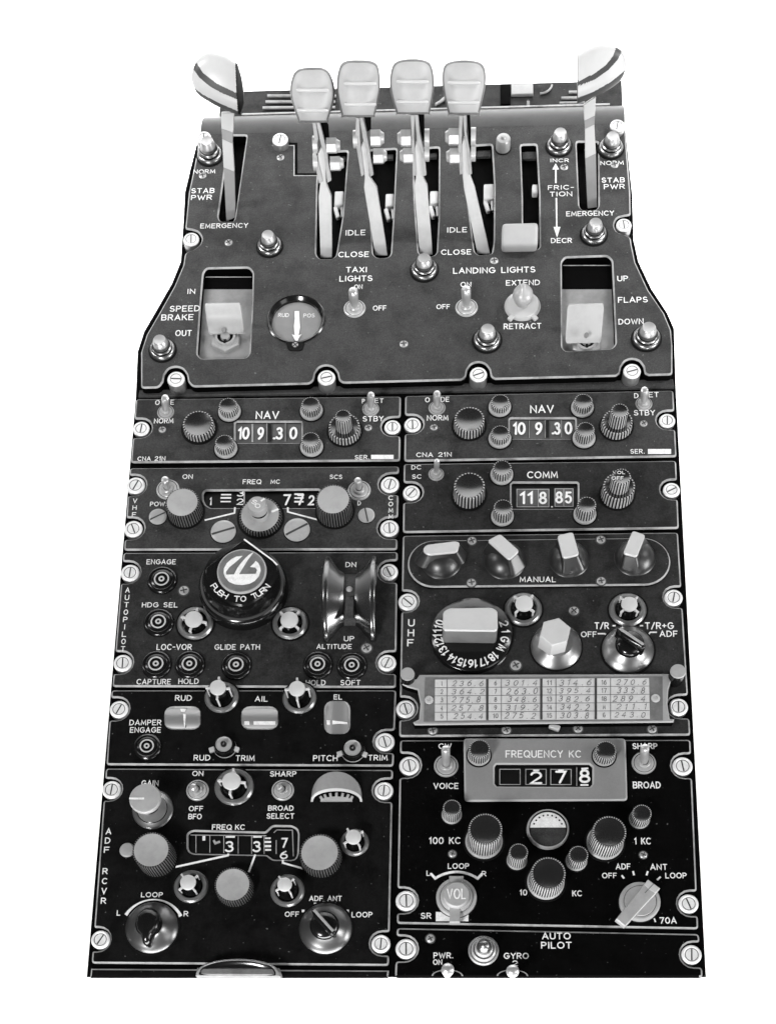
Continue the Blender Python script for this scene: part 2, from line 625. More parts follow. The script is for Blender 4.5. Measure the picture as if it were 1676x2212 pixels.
def panel_outline(TL, TR, BR, BL, z, notches=(), rad=7):
    """rectangle with U-shaped screw notches on its sides; notches: (side, px, py, r_px)"""
    tl, tr, br, bl = (P(*q, z).to_2d() for q in (TL, TR, BR, BL))
    pts = [tl, tr]

    def cut(side, a, b, lst):
        res = []
        for s, x, y, r in lst:
            c = P(x, y, z).to_2d()
            ru = r * ux(x, y, z)
            ex = lambda yy: a.x + (b.x - a.x) * (yy - a.y) / (b.y - a.y)
            if side == 'R':
                res += [Vector((ex(c.y + ru), c.y + ru)), Vector((c.x, c.y + ru))]
                res += [c + Vector((math.cos(t), math.sin(t))) * ru for t in [math.radians(90 + 180 * k / 8) for k in range(1, 8)]]
                res += [Vector((c.x, c.y - ru)), Vector((ex(c.y - ru), c.y - ru))]
            else:
                res += [Vector((ex(c.y - ru), c.y - ru)), Vector((c.x, c.y - ru))]
                res += [c + Vector((math.cos(t), math.sin(t))) * ru for t in [math.radians(-90 + 180 * k / 8) for k in range(1, 8)]]
                res += [Vector((c.x, c.y + ru)), Vector((ex(c.y + ru), c.y + ru))]
        return res
    pts += cut('R', tr, br, sorted([q for q in notches if q[0] == 'R'], key=lambda q: q[2]))
    pts += [br, bl]
    pts += cut('L', bl, tl, sorted([q for q in notches if q[0] == 'L'], key=lambda q: -q[2]))
    return fillet([tuple(v) for v in pts], rad, 3, 40)


# ------------------------------------------------------------------ small repeated fittings
def fastener_mesh(r, h):
    bm = bmesh.new()
    lathe(bm, [(0, h - 1.2), (r * .60, h - 1.2, 1), (r * .63, h - 2.6, 1), (r * .67, h - 1.0), (r * .80, h), (r * .93, h - 1.2), (r, h - 3.5, 2), (r * 1.0, 0)], 36)
    box(bm, (0, 0, h - 1.0), (r * 1.15, r * .13, 0.6), 1)
    return finish('fastener', bm, [M_FAST, M_SLOT, M_SIDE])


def fastener(t, px, py, rpx, z0=0, h=12, ang=None, name='fastener'):
    p = P(px, py, z0 + h)
    r = round(rpx * ux(px, py, z0 + h) * 2) / 2
    me = cached(('fast', r, h), lambda: fastener_mesh(r, h))
    return put(name, me, t, (p.x, p.y, z0), math.radians(90 + random.uniform(-32, 32)) if ang is None else ang + random.uniform(-.25, .25))


def screw_mesh(r):
    bm = bmesh.new()
    lathe(bm, [(0, 3.2), (r * .5, 2.8), (r * .8, 1.8), (r * .9, .8, 1), (r * 1.12, .35, 1), (r * 1.15, 0, 1)], 24)
    box(bm, (0, 0, 2.9), (r * 1.25, r * .2, 1.2), 1)
    box(bm, (0, 0, 2.9), (r * .2, r * 1.25, 1.3), 1)
    return finish('screw', bm, [M_SCREW2, M_SLOT])


def screw(t, px, py, rpx, z0, ang=25):
    p = P(px, py, z0 + 2)
    r = round(rpx * ux(px, py, z0) * 2) / 2
    me = cached(('scr', r), lambda: screw_mesh(r))
    return put('screw', me, t, (p.x, p.y, z0), math.radians(ang + random.uniform(-20, 20)))


def knob_mesh(r, h, z0, teeth, dish, mtop):
    """knurled side with light ribs, rim and dished cap"""
    bm = bmesh.new()
    d = max(1.2, r * .07)
    ang, rad, kind = [], [], []
    for k in range(teeth):
        a = 2 * math.pi * k / teeth
        st = 2 * math.pi / teeth
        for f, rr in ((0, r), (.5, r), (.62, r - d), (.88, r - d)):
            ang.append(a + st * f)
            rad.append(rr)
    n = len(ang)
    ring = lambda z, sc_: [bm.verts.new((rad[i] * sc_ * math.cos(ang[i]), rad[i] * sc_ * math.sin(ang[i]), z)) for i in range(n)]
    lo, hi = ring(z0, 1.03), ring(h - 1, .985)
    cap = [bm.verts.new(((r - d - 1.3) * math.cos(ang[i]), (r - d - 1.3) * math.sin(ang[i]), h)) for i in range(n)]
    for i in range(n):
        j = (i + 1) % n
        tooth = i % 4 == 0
        face(bm, (lo[i], lo[j], hi[j], hi[i]), 0 if tooth else 1)  # groove faces coloured dark to deepen their shade
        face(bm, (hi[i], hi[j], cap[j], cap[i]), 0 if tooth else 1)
    R = r - d - 1.3
    prev = cap
    for q in (.93, .8, .62, .42, .2):
        cur = [bm.verts.new((R * q * math.cos(a), R * q * math.sin(a), h - dish * (1 - q * q))) for a in ang]
        for i in range(n):
            j = (i + 1) % n
            face(bm, (prev[i], prev[j], cur[j], cur[i]), 2)
        prev = cur
    c = bm.verts.new((0, 0, h - dish))
    for i in range(n):
        face(bm, (prev[i], prev[(i + 1) % n], c), 2)
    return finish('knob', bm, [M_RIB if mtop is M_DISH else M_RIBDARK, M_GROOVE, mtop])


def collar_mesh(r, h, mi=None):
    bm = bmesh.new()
    lathe(bm, [(r * .5, h), (r * .9, h), (r * .97, h - 1), (r, h - 2.5), (r, 1.2, 1), (r * 1.12, 1.0, 1), (r * 1.12, 0, 1)], 40)  # outer black lip paints contact shade round the collar
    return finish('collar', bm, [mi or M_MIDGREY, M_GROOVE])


def knob(t, tx, ty, rpx, yb, rb=None, zp=8, teeth=None, collar=True, dish=None, mtop=None, name='knurled_knob', hmin=0, cmat=None):
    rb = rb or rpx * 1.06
    x, y, h = place(tx, ty, yb, rb, zp)
    h = max(h, hmin)
    r = rpx * ux(tx, ty, zp + h)
    teeth = teeth or (30 if r > 26 else 22)
    q = lambda v: round(v * 2) / 2
    r, h = q(r), q(h)
    dish = dish if dish is not None else r * .13
    top = mtop or M_DISH
    z0 = 5.0 if collar else 1.0
    me = cached(('knob', r, h, z0, teeth, dish, top.name), lambda: knob_mesh(r, h, z0, teeth, dish, top))
    o = put(name, me, t, (x, y, zp))
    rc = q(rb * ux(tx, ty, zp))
    if collar:
        put('collar', cached(('collar', rc, cmat.name if cmat else ''), lambda: collar_mesh(rc, 6, cmat)), o, (x, y, zp))
    else:
        put('collar', cached(('contact_shade', rc), lambda: collar_mesh(rc, 2.0, M_GROOVE)), o, (x, y, zp))  # thin black disc added as contact shade under the knob
    return o, x, y, h


def dual_knob(t, tx, ty, rpx, yb, ix, iy, irpx, zp=8, hin=34):
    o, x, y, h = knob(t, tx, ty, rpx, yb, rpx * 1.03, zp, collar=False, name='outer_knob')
    r = round(irpx * ux(ix, iy, zp + h + hin * .6) * 2) / 2
    # inner knob height chosen from where its cap shows
    lo, hi = 0, 80
    for _ in range(30):
        hh = (lo + hi) / 2
        if pr((x, y, zp + h + hh))[1] > iy:
            lo = hh
        else:
            hi = hh
    hh = round(hh * 2) / 2
    dz = 3.0
    me = cached(('knob', r, hh + dz, 0, 20, r * .13), lambda: knob_mesh(r, hh + dz, 0, 20, r * .13, M_DISH))
    c = put('inner_knob', me, o, (x, y, zp + h - dz))
    return o, c, x, y, h, hh


def toggle(t, bx, by, tx, ty, rw, rb=6.0, zp=8, wash=True, zt=46, flat=False, mw=None, ring2=True):
    """bat lever standing in a threaded collar with washer"""
    p = P(bx, by - 1, zp + 1)
    k = ux(bx, by, zp)
    r = rw * k
    bm = bmesh.new()
    lathe(bm, [(r * .45, 3), (r * .82, 3), (r * .86, 2, 1), (r * .92, 2.4), (r, 1.5), (r, 0), (r * 1.08, 0.3, 1), (r * 1.1, 0.0, 1)], 36)  # outer black lip paints contact shade round the washer
    o = part('toggle_switch', bm, [mw or M_MIDGREY, M_GROOVE], t, (p.x, p.y, zp))
    bm = bmesh.new()
    lathe(bm, [(r * .24, 7, 1), (r * .34, 8.5), (r * .50, 8.5), (r * .56, 7), (r * .56, 2.5)], 28)
    part('collar_nut', bm, [M_STEEL, M_GROOVE], o, (p.x, p.y, zp))
    e = P(tx, ty, zp + zt)
    v = Vector((e.x - p.x, e.y - p.y, zt - 4))
    b = Vector((0, 0, 4))
    rb = rb * k
    bm = bmesh.new()
    tube(bm, [b, b + v * .15, b + v * .6, b + v * .88, b + v * .96, b + v], [rb * .78, rb * .85, rb * .98, rb, rb * .8, rb * .3], 18)
    part('bat_lever', bm, [M_METAL], o, (p.x, p.y, zp))
    return o


def lamp(t, tx, ty, yb, rpx, zp):
    """press-to-test lamp: stepped bezel with cap"""
    x, y, h = place(tx, ty, yb, rpx, zp)
    h = round(max(h, 30))
    r = round(rpx * ux(tx, ty, zp) * 2) / 2

    def mk():
        bm = bmesh.new()
        lathe(bm, [(r * 1.13, 0, 1), (r * 1.13, 1.5, 1), (r, 2), (r, 5), (r * .93, 8), (r * .84, 9, 1), (r * .82, 12), (r * .80, h * .42), (r * .73, h * .48, 1), (r * .67, h * .5), (r * .64, h * .66)], 40)  # groove steps coloured dark to paint in the barrel's dark sides
        return finish('indicator_lamp', bm, [M_BARREL, M_GROOVE])

    def mk2():
        bm = bmesh.new()
        lathe(bm, [(r * .62, h * .6), (r * .60, h * .70), (r * .50, h * .95), (r * .46, h), (r * .40, h * .99), (0, h * .95)], 36)
        return finish('lamp_cap', bm, [M_LCAP])
    o = put('indicator_lamp', cached(('lamp', r, h), mk), t, (x, y, zp))
    put('lamp_cap', cached(('lampc', r, h), mk2), o, (x, y, zp))
    return o


def post_light(t, cx, cy, rpx, kx, ky, krpx, zp=8, rot=20, teeth=4):
    """panel light: flared ring, dark well, round cap with four small lugs"""
    r = round(rpx * ux(cx, cy, zp) * 2) / 2
    c = P(cx, cy, zp + 2)
    h = 8.0
    while pr((c.x, c.y, zp + h))[1] > ky and h < 70:
        h += 0.5
    kr = round(krpx * ux(kx, ky, zp + h) * 2) / 2

    def mk():
        bm = bmesh.new()
        lathe(bm, [(0, 1.0, 1), (r * .56, 1.0, 1), (r * .70, 4.5), (r * .76, 6.5), (r * .90, 6), (r * .98, 3), (r, 1.5, 1), (r * 1.1, 1.2, 1), (r * 1.1, 0, 1)], 44)  # outer black lip paints contact shade round the flared ring
        lathe(bm, [(kr * .85, 1.0, 1), (kr * .80, h * .5, 1), (kr * .7, h - 5, 1)], 28)
        return finish('panel_light', bm, [M_RINGG, M_PLASTIC])

    def mk2():
        bm = bmesh.new()
        lathe(bm, [(kr * .7, h - 7), (kr * .95, h - 6), (kr, h - 4), (kr * .96, h - 1.4), (kr * .85, h - .4), (0, h + .6)], 36)
        for k in range(teeth):
            a = 2 * math.pi * k / teeth
            m = Matrix.Rotation(a, 3, 'Z')
            box(bm, m @ Vector((kr * 1.2, 0, h - 6)), (kr * .62, kr * .26, 4.5), 0, m, 1.0)
            box(bm, m @ Vector((kr * 1.36, 0, h * .45)), (kr * .16, kr * .22, h * .6), 0, m, .6)
        return finish('light_cap', bm, [M_TOP])
    o = put('panel_light', cached(('pl', r, kr, h), mk), t, (c.x, c.y, zp))
    put('light_cap', cached(('plc', kr, h), mk2), o, (c.x, c.y, zp), math.radians(rot))
    return o


def push_button(t, cx, cy, rpx, zp=8):
    r = round(rpx * ux(cx, cy, zp) * 2) / 2
    h = 7.0
    p = P(cx, cy, zp + h)

    def mk():
        bm = bmesh.new()
        lathe(bm, [(r * 1.0, 0), (r * .98, 3.5), (r * .92, 5.5), (r * .80, 6.8), (r * .72, 6), (r * .70, 2)], 44)
        return finish('push_button', bm, [M_PLASTIC])

    def mk2():
        bm = bmesh.new()
        lathe(bm, [(r * .70, 2), (r * .69, 5.6), (r * .60, h - .5), (r * .50, h, 1), (r * .40, h, 0), (r * .20, h, 1), (r * .09, h + .05, 0), (0, h)], 40)
        return finish('button_face', bm, [M_PLASTIC, M_RING])
    o = put('push_button', cached(('pb', r), mk), t, (p.x, p.y, zp))
    put('button_face', cached(('pbf', r), mk2), o, (p.x, p.y, zp))
    return o


M_RING = mat('ring_marking', 0.42, 0.5, 0, 0.3)


def window(t, poly_px, zp, digits, deep=7, drums=(), lines=(), mback=None, name='counter_window'):
    """recessed counter window: back, drums, dividers and figures"""
    z = zp - deep
    bm = bmesh.new()
    prism(bm, inset(ccw(upoly(poly_px, zp)), -4), z - 1.5, z, 0)
    o = part(name, bm, [mback or M_WINDOW], t, (0, 0, 0))
    for d in drums:
        x0, y0, x1, y1 = d[:4]
        a, b = P(x0, y1, z), P(x1, y0, z)
        bm = bmesh.new()
        w_, l_ = b.x - a.x, b.y - a.y
        n = 10
        for k in range(n):
            u0, u1 = k / n, (k + 1) / n
            zz = lambda u: z + 0.4 + 2.4 * math.sin(math.pi * (0.12 + 0.76 * u))
            vs = [bm.verts.new((a.x, a.y + l_ * u0, zz(u0))), bm.verts.new((b.x, a.y + l_ * u0, zz(u0))), bm.verts.new((b.x, a.y + l_ * u1, zz(u1))), bm.verts.new((a.x, a.y + l_ * u1, zz(u1)))]
            face(bm, vs, 0)
        bmesh.ops.remove_doubles(bm, verts=bm.verts, dist=0.01)
        part('counter_drum', bm, [d[4] if len(d) > 4 else M_DRUM], o, (0, 0, 0))
    zf = z + 3.2
    for s, x, y, wp, cp in digits:
        bm = bmesh.new()
        text(bm, s, x, y, wp, cp, zf, 0, 0.19, gap=.22)
        part('figure', bm, [M_WHITE], o, (0, 0, 0))
    for L in lines:
        bm = bmesh.new()
        line(bm, L[0], L[1], zf, 0)
        part('divider', bm, [(M_WHITE, M_EDGE, M_WINDOW)[L[2] if len(L) > 2 else 1]], o, (0, 0, 0))
    return o


def rrect(x0, y0, x1, y1):
    return [(x0, y0), (x1, y0), (x1, y1), (x0, y1)]


# ================================================================== setting
bm = bmesh.new()
prof = [(-2400 / 1000, -0.25), (1.15, -0.25)] + [(1.15 + .35 * math.sin(a), -0.25 + .35 * (1 - math.cos(a))) for a in [math.radians(90 * k / 10) for k in range(1, 11)]] + [(1.5, 1.3)]
pv = [[bm.verts.new((x / S, y / S, z / S)) for x in (-2.4, 2.4)] for y, z in prof]
for A, B in zip(pv, pv[1:]):
    face(bm, (A[0], A[1], B[1], B[0]))
o = part('backdrop', bm, [M_BACK], None)
o['kind'] = 'structure'

# ================================================================== pedestal housing
HOUSE = [(434, 262), (1348, 240), (1349, 262), (1365, 420), (1368, 520), (1378, 565), (1406, 624), (1440, 676), (1455, 710), (1459, 842),
         (1524, 2111), (188, 2111), (294, 855), (298, 760), (312, 716), (340, 668), (372, 612), (391, 565), (396, 490), (400, 415), (412, 364), (430, 285)]
top = ccw(upoly(HOUSE, 0))
top = [(x, min(y, P(890, 262, 22).y)) for x, y in top]
bm = bmesh.new()
low = [(x * .82 + 20, 300 + y * .72) for x, y in top]
vt = [bm.verts.new((x, y, 0)) for x, y in top]
vm = [bm.verts.new((x * .985, 10 + y * .985, -40)) for x, y in top]
vb = [bm.verts.new((x, y, -1000)) for x, y in low]
n = len(top)
for i in range(n):
    j = (i + 1) % n
    face(bm, (vt[i], vm[i], vm[j], vt[j]))
    face(bm, (vm[i], vb[i], vb[j], vm[j]))
tri_fill(bm, [vt], 0)
ped = thing('pedestal_housing', 'tall black tapered pedestal body carrying all the control panels', 'pedestal', (0, 650, -1000))
part('housing_shell', bm, [M_DECK], ped)

# ================================================================== throttle quadrant
ZQ = 22.0
qd = thing('throttle_quadrant', 'wide grey upper unit with throttle levers, flap and speed brake handles', 'throttle quadrant', (0, 1800, 0))
ytop = P(890, 275, ZQ).y
lx = P(433, 286, ZQ)
rx_ = P(1349, 266, ZQ)


def bnotch(cx, cy, r):
    """notch rising from the lower edge round a screw, px list from right to left"""
    return [(cx + r + 10, None), (cx + r + 1, cy + 6), (cx + r * .93, cy - r * .35), (cx + r * .6, cy - r * .85), (cx, cy - r * 1.02), (cx - r * .6, cy - r * .85), (cx - r * .93, cy - r * .35), (cx - r - 1, cy + 6), (cx - r - 10, None)]


def ybot(x):
    return 838 - (x - 305) * (838 - 809) / (1452 - 305)


right = [(1351, 290), (1361, 415), (1362, 464), (1349, 466), (1332, 470), (1325, 485), (1331, 500), (1349, 506), (1362, 512), (1364, 528), (1372, 566), (1400, 626), (1434, 676), (1449, 712), (1452, 745), (1452, 809)]
bott = []
for cx, cy, r in ((1365, 801, 26), (1033, 808, 26), (705, 815, 26), (380, 818, 26)):
    bott += [(x, ybot(x) if y is None else y) for x, y in bnotch(cx, cy, r)]
left = [(305, 838), (305, 760), (317, 722), (345, 674), (377, 617), (396, 572), (400, 545), (418, 538), (433, 528), (437, 513), (428, 500), (414, 496), (400, 494), (403, 468), (408, 415), (419, 364)]
qpts = [(lx.x, ytop), (rx_.x, ytop)] + [tuple(P(x, y, ZQ).to_2d()) for x, y in right + bott + left]
qout = fillet(qpts, 8, 3, 35)
SLOTS = [
    [(497, 292), (533, 292), (508, 467), (505, 477), (476, 477), (472, 468)],
    [(1245, 306), (1291, 306), (1292, 445), (1287, 452), (1256, 452), (1251, 444)],
    [(690, 330), (751, 326), (740, 465), (726, 550), (720, 557), (690, 558), (683, 548), (686, 400)],
    [(797, 325), (856, 321), (849, 470), (844, 548), (838, 555), (814, 556), (806, 548), (799, 430)],
    [(893, 322), (948, 318), (947, 470), (943, 545), (937, 551), (911, 552), (904, 544), (896, 430)],
    [(1003, 316), (1062, 312), (1067, 400), (1066, 520), (1062, 547), (1034, 550), (1025, 543), (1010, 430)],
    [(1125, 313), (1158, 312), (1164, 420), (1165, 533), (1160, 538), (1135, 538), (1130, 530), (1129, 420)],
]
SB = [(440, 590), (447, 580), (537, 578), (546, 588), (545, 650), (539, 763), (532, 772), (435, 774), (427, 765), (434, 660)]
FL = [(1213, 566), (1221, 556), (1311, 553), (1321, 563), (1325, 650), (1329, 742), (1321, 752), (1222, 758), (1214, 750)]
gc = P(640, 690, ZQ)
gr = 62 * ux(640, 690, ZQ)
holes = [fillet(ccw(upoly(s, ZQ)), 5, 2) for s in SLOTS + [SB, FL]] + [circ(gc.x, gc.y, gr - 2, 40)]
bm = bmesh.new()
plate(bm, qout, holes, ZQ, 5, 3.2, 0, 1, 3, None)
T = lambda *a, **k: text(bm, a[0], a[1], a[2], a[3], a[4], ZQ, 2, **k)
for a in (('NORM', 442, 371, 47, 9), ('STAB', 439, 412.5, 50, 11), ('PWR', 436, 427, 45, 11), ('EMERGENCY', 485, 488, 103, 10.5),
          ('NORM', 1321, 352.5, 50, 9), ('STAB', 1323.5, 389.5, 50, 11), ('PWR', 1326, 403.5, 45, 11), ('EMERGENCY', 1274, 461.5, 103, 11),
          ('TAXI', 770, 583, 45, 12), ('LIGHTS', 769, 602, 71, 12.5), ('ON', 774, 620, 18, 10), ('OFF', 820, 666, 29, 11),
          ('IDLE', 768, 503, 43, 12), ('CLOSE', 764, 550, 66, 12), ('IDLE', 987, 497, 43, 11.5), ('CLOSE', 985, 545, 65, 11.5),
          ('LANDING LIGHTS', 1067, 584, 177, 13), ('ON', 1006, 615, 23, 11), ('OFF', 957, 663, 29, 10.5), ('EXTEND', 1129, 611, 73, 12),
          ('RETRACT', 1128, 705, 81, 12.5), ('INCR', 1208, 347, 40, 8), ('FRIC-', 1211, 405.5, 56, 10), ('TION', 1211, 419.5, 48, 10.5), ('DECR', 1212, 520, 45, 11),
          ('UP', 1344, 602, 23, 12), ('FLAPS', 1366, 648, 64, 12.5), ('DOWN', 1362, 695, 54, 12.5),
          ('IN', 414, 630, 17, 11), ('SPEED', 400, 667, 65, 13), ('BRAKE', 384, 686, 69, 13), ('OUT', 397, 720, 35, 13)):
    T(*a, tilt=-0.017)
for pts in ([(1200, 364), (1200, 396)], [(1201, 428), (1202, 491)]):
    line(bm, pts, 3.2, ZQ)
for tri in ([(1199.5, 353), (1207, 366), (1192.5, 366)], [(1202.5, 513), (1195, 490), (1210, 490)]):
    face(bm, [bm.verts.new(P(x, y, ZQ + .8)) for x, y in reversed(tri)], 2)
part('face_plate', bm, [M_QUAD, M_EDGE, M_WHITE, M_DECK], qd)

# ledge in front of the plate
bm = bmesh.new()
prism(bm, upoly([(302, 842), (1453, 818), (1456, 836), (299, 856)], 6), -2, 6, 0, 1.5)
part('front_ledge', bm, [M_QUAD], qd)

# rolled hood behind the plate
bm = bmesh.new()
Rr = 150.0
prof = []
for k in range(17):
    a = math.radians(42 * k / 16)
    prof.append((ytop - 5 + Rr * math.sin(a), ZQ + .25 - Rr * (1 - math.cos(a))))
prof.append((prof[-1][0] + 6, prof[-1][1] - 60))
xl0, xr0 = lx.x, rx_.x
m_ = len(prof)
xle, xre = P(446, 236, ZQ - 40).x, P(1344, 216, ZQ - 40).x
va = [bm.verts.new((xl0 + (xle - xl0) * k / m_, y, z)) for k, (y, z) in enumerate(prof)]
vb = [bm.verts.new((xr0 + (xre - xr0) * k / m_, y, z)) for k, (y, z) in enumerate(prof)]
for k in range(m_ - 1):
    face(bm, (va[k], vb[k], vb[k + 1], va[k + 1]))
part('rolled_hood', bm, [M_HOOD], qd, angle=50)
ye, ze = prof[-2]
bm = bmesh.new()
box(bm, ((xl0 + xr0) / 2 + 30, ye + 3, ze + 1), (xr0 - xl0 - 110, 5, 4), 0, None, 1)
part('hood_trim', bm, [M_EDGE], qd)
# dark rear rail with light bars
zr = ze - 26
y1 = ye + 8
y2 = P(890, 187, zr).y
bm = bmesh.new()
box(bm, ((xl0 + xr0) / 2 + 17, (y1 + y2) / 2, zr - 40), (xr0 - xl0 - 14, y2 - y1, 80), 0)
rr = part('rear_rail', bm, [M_RAIL], qd)
for (xa, xb, ya, yb_) in ((578, 726, 207, 207.5), (574, 724, 220, 220), (568, 724, 233, 232), (1228, 1262, 199, 198.5), (1212, 1262, 212, 211), (1208, 1262, 223, 222), (948, 962, 222, 210), (940, 958, 226, 216)):
    bm = bmesh.new()
    a, b = P(xa, ya, zr + 4), P(xb, yb_, zr + 4)
    tube(bm, [a, b], [3.0, 3.0], 8)
    part('rail_bar', bm, [M_EDGE], rr)
bm = bmesh.new()
a, b = P(1104, 203, zr + 8), P(1151, 180, zr + 8)
box(bm, ((a.x + b.x) / 2, (a.y + b.y) / 2, zr + 4), (b.x - a.x, b.y - a.y, 8), 0, None, 2.5)
part('rail_block', bm, [M_MIDGREY], rr)
bm = bmesh.new()
a, b = P(1081, 226, zr + 3), P(1102, 182, zr + 3)
box(bm, ((a.x + b.x) / 2, (a.y + b.y) / 2, zr + 2), (b.x - a.x, b.y - a.y, 5), 0, None, 1)
part('rail_gap', bm, [M_DECK], rr)
bm = bmesh.new()
tube(bm, [P(1166 + 26 * math.cos(t), 180 + 22 * math.sin(t) * 1.0, zr + 3) for t in [math.radians(10 + 10 * k) for k in range(9)]], [2.4] * 9, 8)
part('rail_hoop', bm, [M_EDGE], rr)
bm = bmesh.new()
a, b = P(1138, 232, zr + 6), P(1143, 218, zr + 6)
box(bm, ((a.x + b.x) / 2, (a.y + b.y) / 2, zr + 2), (7, b.y - a.y, 10), 0, None, 1)
part('rail_lug', bm, [M_EDGE], rr)

for a in ((447, 303, 358, 26), (579, 510, 555, 26), (346, 738, 781, 27), (916, 557, 608, 28), (1053, 711, 761, 29), (1401, 707, 758, 30), (1286, 481, 530, 27), (1210, 285, 338, 26), (1323, 293, 343, 26)):
    lamp(qd, *a, ZQ)
for px, py, r, zb, h in ((605, 299, 17, ZQ, 16), (440, 295, 16, ZQ, 18), (1333, 269, 16, ZQ - 4, 20), (413, 515, 17, 0, 24), (1347, 484, 17, 0, 24),
                         (380, 817, 19, 0, 30), (705, 814, 19, 0, 30), (1033, 807, 19, 0, 30), (1365, 800, 19, 0, 30)):
    fastener(qd, px, py, r, zb, h, math.radians(80 if py < 600 else 4) + random.uniform(-.2, .2))
for a in ((606, 339, 9), (494, 523, 9), (438, 378, 9), (872, 742, 10), (1067, 562, 10), (1218, 360, 9), (1327, 355, 9), (638, 745, 11)):
    screw(qd, *a, ZQ)
# short post beside the friction slot
p = P(1087, 300, ZQ + 22)
bm = bmesh.new()
lathe(bm, [(19, 0, 1), (18, 1, 1), (16, 1.5), (16, 21), (14, 24), (7, 25), (5, 29), (0, 30)], 32)
part('stop_post', bm, [M_STEEL, M_GROOVE], qd, (p.x, p.y, ZQ))
# step beside the first throttle slot, drawn flat as dark and pale lines
bm = bmesh.new()
line(bm, [(590, 311), (640, 311), (640, 377), (686, 377)], 5.5, ZQ, 0)
line(bm, [(588, 315), (635.5, 315), (635.5, 380), (686, 380)], 2.2, ZQ + .6, 1)
part('step_edge', bm, [M_DECK, M_EDGE], qd)
# cross bars and linkages in the slots
for x0, x1, y in ((722, 748, 340), (826, 850, 338), (926, 944, 335), (1030, 1060, 333), (1127, 1159, 338)):
    bm = bmesh.new()
    a, b = P(x0, y + 7, 8), P(x1, y - 9, 8)
    box(bm, ((a.x + b.x) / 2, (a.y + b.y) / 2, 7), (b.x - a.x, b.y - a.y, 6), 0, None, 1)
    part('cross_bar', bm, [M_QUAD], qd)
    bm = bmesh.new()
    a, b = P(x0, y - 15, 8), P(x1, y - 15, 8)
    tube(bm, [a, b], [1.6, 1.6], 8)
    part('slot_rod', bm, [M_EDGE], qd)
for x, y, s in ((733, 432, 1.0), (842, 436, .9), (938, 430, .9), (1056, 418, 1.1), (1155, 411, .6)):
    bm = bmesh.new()
    p = P(x, y, 8)
    box(bm, (p.x, p.y, 6), (22 * s, 40 * s, 14), 0, None, 4)
    if s > .7:
        box(bm, (p.x - 5, p.y - 34, 5), (9, 32, 9), 0, Matrix.Rotation(.25, 3, 'Z'), 3)
        tube(bm, [(p.x + 7, p.y - 22, 6), (p.x + 8, p.y - 46, 5)], [4, 3], 10)
    part('linkage', bm, [M_LINK], qd)


# ------------------------------------------------------------------ levers
PHI = math.radians(64)
LN = Vector((0, -math.sin(PHI), math.cos(PHI)))
LU = Vector((0, math.cos(PHI), math.sin(PHI)))


def slab(bm, pts_px, p0, n, off, thick, mi=0, bev=1.2):
    """outline measured in the lever's own plane, given thickness along its normal"""
    a = [Q(x, y, p0, n) + n * off for x, y in pts_px]
    c = sum(a, Vector()) / len(a)
    fr = [bm.verts.new(v + (c - v).normalized() * bev) for v in a]
    md = [bm.verts.new(v - n * bev) for v in a]
    bk = [bm.verts.new(v - n * thick) for v in a]
    k = len(a)
    for i in range(k):
        j = (i + 1) % k
        face(bm, (fr[i], fr[j], md[j], md[i]), mi)
        face(bm, (md[i], md[j], bk[j], bk[i]), mi)
    face(bm, fr, mi)
    face(bm, list(reversed(bk)), mi)
    bmesh.ops.recalc_face_normals(bm, faces=bm.faces[:])


def smooth_outline(pts, per=6):
    """closed Catmull-Rom through pts; a doubled point stays a corner"""
    n = len(pts)
    out = []
    for i in range(n):
        p0, p1, p2, p3 = (Vector(pts[(i + k) % n]) for k in (-1, 0, 1, 2))
        if (p2 - p1).length < 1e-4:
            continue
        if (p1 - p0).length < 1e-4:
            p0 = p1 - (p2 - p1) * .3
        if (p3 - p2).length < 1e-4:
            p3 = p2 + (p2 - p1) * .3
        for k in range(per):
            t = k / per
            out.append(tuple(0.5 * ((2 * p1) + (p2 - p0) * t + (2 * p0 - 5 * p1 + 4 * p2 - p3) * t * t + (3 * p1 - p0 - 3 * p2 + p3) * t ** 3)))
    return out


